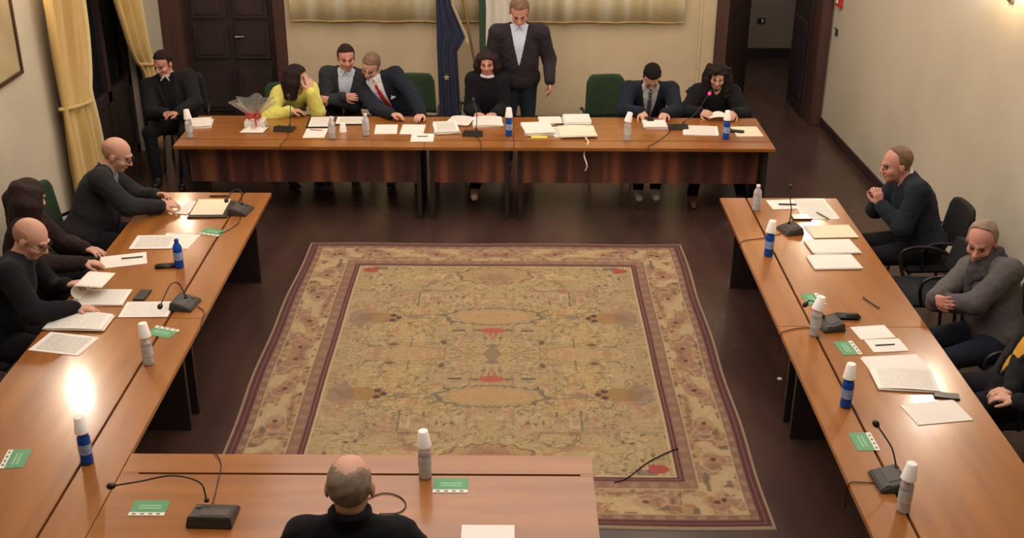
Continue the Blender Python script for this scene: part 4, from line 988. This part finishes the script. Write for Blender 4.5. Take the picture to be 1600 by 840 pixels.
    if top == 'jacket' and shirtm is not None:
        for s_ in (-1, 1):
            lp = Field(); pts = []
            for t in np.linspace(0, 1, 9):
                x = s_*(.082*(1-t)+.012*t+.018*math.sin(t*PI)); z = -.01-(vbot-.02)*t; o_ = N+rr*x+u*z
                y = .30
                lo_, hi_ = 0., .30
                for _ in range(14):
                    md = (lo_+hi_)/2
                    if min(float(Field.dist(q, *[np.array(c) for c in (o_+ff*md)])) for q in tors) < .014: lo_ = md
                    else: hi_ = md
                pts.append(o_+ff*lo_)
            for a_, b_ in zip(pts, pts[1:]): lp.cap(a_, b_, .011, .011, 0, .012)
            child('lapel', lp.mesh('lapel', .0085, [topm]))
    if tie is not None or pocket:
        def front(x, z, e=.018):
            o_ = N+rr*x+u*z; lo_, hi_ = 0., .30
            for _ in range(14):
                md = (lo_+hi_)/2
                if min(float(Field.dist(q, *[np.array(c) for c in (o_+ff*md)])) for q in tors) < e: lo_ = md
                else: hi_ = md
            return o_+ff*lo_
        if tie is not None:
            t_ = Field(); zs = np.linspace(-.035, -vbot-.02, 8)
            t_.cap(front(0, -.022, .02), front(0, -.04, .02), .018, .013, 0, .01)
            for z0, z1 in zip(zs, zs[1:]):
                for x in (-.012, 0, .012): t_.cap(front(x, z0, .010), front(x, z1, .010), .009, .010, 0, .008)
            child('tie', t_.mesh('tie', .007, [tie]))
        if pocket:
            pk = Field().cap(front(-.105, -.20, .018), front(-.07, -.195, .018), .011, .011, 0, .01).cap(front(-.088, -.19), front(-.088, -.165), .012, .004, 0, .01)
            child('pocket_square', pk.mesh('pocket_square', .006, [WSH]))
    if cuff is not None:
        for (q, El, W) in arms:
            fa = nrm(W-El); child('cuff', Field().cap(W-fa*.045, W-fa*.004, .041, .038, 0, .01).mesh('cuff', .007, [cuff]))
    if collar is not None and shirtm is None:
        cb = N+nrm(hp(0, -.02, -.06)-N)*(.02+clift); nx_ = nrm(hp(0, -.02, -.06)-N); cf = nrm(ff-nx_*(ff@nx_)); crr = np.cross(cf, nx_); cl = Field(); n_ = 16
        for i in range(n_):
            t0 = PI*2*i/n_; t1 = PI*2*(i+1)/n_; q = [cb+crr*math.sin(t)*.074+cf*math.cos(t)*.072-nx_*.022*math.cos(t)+nx_*.006 for t in (t0, t1)]; cl.cap(q[0]-nx_*clift*.5, q[1]-nx_*clift*.5, .014, .014, 0, .012)
            if clift: cl.cap(q[0]+nx_*.01, q[1]+nx_*.01, .013, .013, 0, .02)
        child('collar', cl.mesh('collar', .007, [collar]))
    if scarf is not None:
        cb = N+nd*.03; sc = Field(); n_ = 16
        for lay, (rad, dz, th_) in enumerate(((.088, -.03, .036), (.078, .015, .030), (.10, -.07, .034))):
            for i in range(n_):
                t0 = PI*2*i/n_; t1 = PI*2*(i+1)/n_; q = [cb+rr*math.sin(t)*rad*1.1+ff*math.cos(t)*rad+u*(dz-.03*math.cos(t)) for t in (t0, t1)]; sc.cap(q[0], q[1], th_, th_, 0, .012)
        sc.cap(cb+ff*.10-u*.07+rr*.02, cb+ff*.15-u*.25+rr*.04, .04, .035, 0, .03)
        child('scarf', sc.mesh('scarf', .009, [scarf], noise=.004))
    # hair
    if hair is not None:
        Hf = Field(); A = lambda c, r_, k=.02: Hf.ell(hp(*c), HA, np.array(r_)*hs, 0, k)
        A((0, -.012, .036), (.083, .103, .094))
        def hl(X, Y, Z): return [((X-H[0])*w_[0]+(Y-H[1])*w_[1]+(Z-H[2])*w_[2])/hs for w_ in (hr2, hf2, hu2)]
        nz = .004
        if hstyle == 'short':
            def pc(F, X, Y, Z):
                x, y, z = hl(X, Y, Z); return np.maximum(F, np.minimum(.068-z+.12*np.maximum(0, y-.02)*2, np.maximum(y-.022, -.055-z+.6*np.maximum(0, -y-.03)*0)))
        elif hstyle == 'ring':
            Hf.p = []; A((0, -.010, .028), (.0790, .0995, .090))
            def pc(F, X, Y, Z):
                x, y, z = hl(X, Y, Z); nn = .006*np.sin(X*230+Z*90)*np.sin(Y*210)+.004*np.sin(X*410-Y*350); return np.maximum(F, np.maximum(np.maximum(y-.012+nn, -.062-z), z-rtop+nn-.25*np.abs(x)))
        elif hstyle == 'receding':
            def pc(F, X, Y, Z):
                x, y, z = hl(X, Y, Z); return np.maximum(F, np.minimum(.074-z+1.2*np.maximum(0, y-.0), np.maximum(y-.016, -.058-z))+.004*np.sin(X*230+Z*90)*np.sin(Y*210))
        else:
            ln = {'bob': .13, 'long': .34, 'side': .24, 'curly': .26}[hstyle]
            for s_ in (-1, 1):
                for yy, xx in ((.03, .082), (0, .09), (-.03, .092), (-.06, .08), (-.085, .055)):
                    st = hp(s_*xx*.85, yy, .05); md = hp(s_*(xx+.012), yy-.01, -.04)
                    Hf.cap(st, md, .030, .032, 0, .03)
                    if ln > .14: en = md-up*(ln-.09)*.9+rr*s_*.0-hf2*(.02); Hf.cap(md, en, .034, .026 if hstyle != 'curly' else .045, 0, .04)
                    else: Hf.cap(md, md-hu2*.06, .030, .022, 0, .03)
            Hf.cap(hp(0, -.09, .03), hp(0, -.10, -.06)-up*max(0, ln-.14), .05, .05, 0, .03)
            if hstyle == 'curly':
                rn = random.Random(5)
                for _ in range(70):
                    a_ = rn.uniform(0, 2*PI); z_ = rn.uniform(-.20, .10); rd = .10+.03*rn.random()-.3*max(0, z_-.03); x_ = math.sin(a_)*rd; y_ = -math.cos(a_)*rd-.02
                    if y_ > .03 and z_ < .08: continue
                    Hf.cap(hp(x_, y_, z_), hp(x_*1.05, y_*1.05, z_-.03), .022, .02, 0, .012)
            fr_ = .062
            def pc(F, X, Y, Z):
                x, y, z = hl(X, Y, Z)
                face = np.maximum(np.maximum(np.abs(x)-fr_-.08*np.maximum(0, -z), z-.066+.25*np.abs(x)), -(y-.02))  # inside = face opening
                return np.maximum(F, -face)
            nz = .006 if hstyle == 'curly' else .002
        child('hair', Hf.mesh('hair', .0078, [hair], .002, pc, noise=nz))
    if glasses:
        bm = bmesh.new()
        for s_ in (-1, 1):
            pts = [Vector(hp(s_*.033+.021*math.cos(t), .112, .002+.015*math.sin(t))) for t in np.linspace(0, 2*PI, 15)]; tube(bm, pts, .0022, 6)
            tube(bm, [Vector(hp(s_*.054, .110, .006)), Vector(hp(s_*.080, .085, .008)), Vector(hp(s_*.084, -.005, .008))], .002, 6)
        tube(bm, [Vector(hp(-.012, .113, .005)), Vector(hp(.012, .113, .005))], .002, 6)
        me = bpy.data.meshes.new('glasses'); bm.to_mesh(me); bm.free(); me.materials.append(M_BLACK); child('glasses', me)
    return B_
D = (0, 0, -1)
ROW = -90
TB = TZ+.03
# hands = (right, left): (wrist position, finger direction, palm normal, curl)
person('person in a black jacket sitting by the dark door with hands joined, head turned aside', (-3.38, 11.42), -86, (-3.49, 11.36, 1.13), yaw=-25, pitch=18,
       hands=(((-3.43, 11.02, .72), (.8, -.5, .1), (0, 0, -1), 30), ((-3.28, 10.98, .74), (-.8, -.5, 0), (0, 0, -1), 35)), skin=M_SKIN2, hair=M_HAIRBR, topm=BL, shirtm=BK, collar=LGSH, vbot=.40, fat=1.3, width=1.12, trous=BK, shoes=M_BLACK, knees=((-3.60, 11.0, .52), (-3.24, 10.98, .52)), feet=((-3.55, 10.92, 0), (-3.28, 10.92, 0)), hem=.10)
person('person with dark ponytail hair in a yellow cardigan hiding the face behind a raised hand', (-2.32, 11.36), -58, (-2.10, 11.02, 1.09), yaw=46, pitch=4, roll=-4,
       hands=(((-2.16, 10.86, .80), (1, 0, 0), (0, 0, -1), 30), ((-1.95, 10.86, .99), (-.1, .3, 1), (-.5, .8, .1), 22)), hair=M_HAIRBR, hstyle='side', top='sweater', topm=YEL, trous=JEAN, elbows=(None, (.6, -1, -1.2)), hs=.98, width=.84, fat=.82)
person('person with short dark hair in an open grey blazer and pale shirt, arms crossed', (-1.74, 11.52), -88, (-1.665, 11.38, 1.19), yaw=12, pitch=8,
       hands=(((-1.68, 11.17, .85), (1, -.1, 0), (0, .9, -.2), 30), ((-1.80, 11.15, .82), (-1, -.1, .1), (0, .9, -.2), 30)), skin=M_SKIN2, hair=M_HAIRBR, topm=GRB, shirtm=BSH, vbot=.42, cuff=BSH)
person('person with fair hair, dark suit and red tie leaning towards the neighbour in grey blazer', (-1.06, 11.42), -92, (-1.40, 11.22, 1.15), yaw=-18, pitch=28, roll=14,
       hands=(((-1.17, 10.76, .80), (.9, -.3, 0), (0, -.1, -1), 35), ((-.88, 10.80, .785), (-.3, -.9, 0), (0, 0, -1), 22)), hair=M_HAIRRD, topm=NV, shirtm=WSH, tie=cloth('red_tie_cloth', (176, 44, 48)), cuff=WSH, pocket=True, elbows=((.1, -.5, -1), None), vbot=.34, width=1.1, fat=1.08)
person('person with chin length chestnut hair in a dark sweater with a white collar', (-.27, 11.46), -90, (-.255, 11.33, 1.16), yaw=-4, pitch=8,
       hands=(((-.36, 11.06, .72), (.6, -.8, 0), D, 30), ((-.18, 11.06, .72), (-.6, -.8, 0), D, 30)), skin=M_SKIN2, hair=M_HAIRCH, hstyle='bob', top='sweater', topm=BK, collar=WSH, shoes=M_BOOT, width=.74, fat=.80, elbows=((-.1, -.2, -1), (.1, -.2, -1)), hs=.98,
       knees=((-.40, 10.98, .52), (-.20, 10.95, .55)), feet=((-.40, 10.90, .0), (-.36, 10.40, .10)))
person('person standing behind the far desks in a dark cardigan and open pale shirt, looking down', (.06, 11.55), -90, (.06, 11.47, 1.64), yaw=0, pitch=30,
       hands=(((-.27, 11.40, .86), (0, -.3, -1), (1, 0, 0), 30), ((.37, 11.36, .96), (.03, -.25, -1), (-1, 0, 0), 30)), skin=M_SKIN2, hair=M_HAIRRD, top='cardigan', topm=CHAR, shirtm=BSH, vbot=.33, trous=JEAN, standing=True, width=1.18, fat=1.25, cuff=BSH, hs=1.15, hem=.05,
       elbows=((-.3, .8, -.3), (.3, .8, -.3)))
person('person with black hair in a dark suit and striped tie, head bowed while writing', (1.36, 11.52), -90, (1.37, 11.19, 1.07), yaw=0, pitch=52,
       hands=(((1.25, 10.86, .80), (.2, -1, -.2), (.3, 0, -1), 40), ((1.47, 10.85, .79), (-.3, -1, 0), D, 30)), hair=M_HAIRBK, topm=NV, shirtm=LGSH, tie=cloth('dark_striped_tie_cloth', (52, 50, 60), (110, 110, 116)), vbot=.36, shoes=M_SNEAK, cuff=None, width=1.15, fat=1.1, hunch=.3, beard=True,
       knees=((1.28, 11.02, .53), (1.46, 10.98, .53)), feet=((1.22, 10.55, .04), (1.38, 10.52, .06)))
person('person with long dark curls in black, speaking into the microphone with a red ring', (2.02, 11.48), -90, (2.03, 11.24, 1.06), yaw=-10, pitch=18, roll=4,
       hands=(((1.83, 10.90, .79), (.5, -.8, .1), (.6, 0, -.4), 30), ((2.15, 10.88, .79), (-.3, -.9, .1), (-.4, 0, -.6), 30)), hair=M_HAIRBR, hstyle='curly', top='sweater', topm=BK, shoes=M_BOOTB, width=.9, fat=.95, hs=.98,
       knees=((1.90, 11.02, .52), (2.14, 11.0, .52)), feet=((1.74, 10.50, 0), (2.22, 10.55, 0)))
sh_(1.99, 10.80, .19, .10, 0, 'white page held up by the curly haired person', .035, M_PAPER, .002, bend=.04)
# left column
person('bald person in a dark grey suit leaning over the far end of the left column', (-3.32, 8.30), 4, (-3.06, 8.50, 1.15), yaw=-4, pitch=24,
       hands=(((-2.70, 8.30, .80), (.9, .45, .1), (.1, .5, -.6), 38), ((-2.78, 8.46, .83), (.95, -.2, .15), (.1, -.5, -.6), 42)), hair=M_STUB, hstyle='ring', topm=DSUIT, shirtm=GSH, vbot=.38, width=1.38, fat=1.55, glasses=True, cuff=GSH, hs=1.1, hunch=.35, beard=None)
person('person with very long dark brown hair in a dark jacket at the left column', (-3.50, 7.42), 10, (-3.36, 7.52, 1.17), yaw=36, pitch=22,
       hands=(((-2.96, 7.28, .775), (1, .1, 0), D, 25), ((-3.02, 7.52, .78), (1, -.4, 0), D, 25)), hair=M_HAIRCH, hstyle='long', topm=BRN, top='sweater', width=.95, hs=1.04)
person('bald person with glasses in a black sweater turning pages at the left edge', (-3.36, 6.62), 6, (-3.07, 6.79, 1.17), yaw=-14, pitch=30,
       hands=(((-2.76, 6.56, .785), (1, .1, 0), D, 25), ((-2.94, 6.90, .79), (1, -.1, .2), (0, 0, -1), 30)), hair=M_STUB, hstyle='ring', top='sweater', topm=BK, width=1.35, fat=1.5, glasses=True, cuff=YLIN, hs=1.1, hunch=.3)
# right column
person('person with short greying hair and navy jacket resting the mouth on joined hands', (3.16, 8.20), 180, (2.91, 8.32, 1.16), yaw=8, pitch=8,
       hands=(((2.79, 8.27, .90), (-.35, -.1, 1), (-.2, -1, 0), 62), ((2.78, 8.17, .89), (-.30, .15, 1), (-.2, 1, 0), 50)), skin=M_SKIN2, hair=M_HAIRRD, hstyle='receding', top='sweater', topm=NV, collar=WSH, width=1.34, fat=1.5, hs=1.1, hunch=.55,
       elbows=((-.3, .9, -1.6), (-.3, -.9, -1.6)))
person('person with thin grey hair, grey knit and scarf, arms folded at the right column', (3.16, 6.68), 192, (3.02, 6.86, 1.15), yaw=42, pitch=16,
       hands=(((2.68, 6.62, .86), (.3, -.9, .1), (.9, .2, 0), 40), ((2.69, 6.66, .80), (.2, .9, .1), (.9, .1, 0), 40)), skin=M_SKIN2, hair=M_HAIRGY, hstyle='receding', top='sweater', topm=GREYK, scarf=SCARF, trous=JEAN, width=1.2, fat=1.35, hs=1.1, hunch=.3)
person('partly seen person at the right edge in a black jacket over a yellow top', (2.98, 5.98), 182, (3.10, 5.80, 1.20), yaw=0, pitch=12,
       hands=(((2.86, 5.74, .70), (-.9, -.3, 0), (0, 0, -1), 35), ((2.84, 5.62, .70), (-.8, .5, 0), D, 35)), hair=M_HAIRBR, topm=BL, shirtm=YLIN, vbot=.42, width=1.2, fat=1.2)
# near desk
person('person seen from behind at the near desk with close cropped grey hair and black jacket', (-.66, 3.72), 90, (-.66, 3.95, 1.27), yaw=0, pitch=14,
       hands=(((-.46, 4.24, .78), (-.4, .9, 0), D, 25), ((-.86, 4.24, .78), (.4, .9, 0), D, 25)), hair=M_HAIRGY, hstyle='ring', top='roll', topm=BK, width=1.04, fat=1.15, hs=1.16, rtop=.085, collar=BK, clift=.045)

# ------------------------------------------------------------ group names for the repeats
GR = {'paper': 'papers on the desks', 'papers': 'piles of papers on the desks', 'bottle': 'water bottles on the desks', 'microphone': 'desk microphones', 'card': 'green information cards on the desks',
      'chair': 'chairs around the desks', 'table': 'desks set out in a ring', 'person': 'people sitting and standing around the desks', 'pen': 'pens on the desks', 'phone': 'phones on the desks', 'folder': 'black folders on the desks',
      'case': 'dark cases on the desks', 'lamp': 'wall sconces', 'flag': 'flags behind the far desks', 'switch': 'switch plates'}
for o in bpy.data.objects:
    if o.parent is None and o.get('category') in GR and 'group' not in o: o['group'] = GR[o['category']]
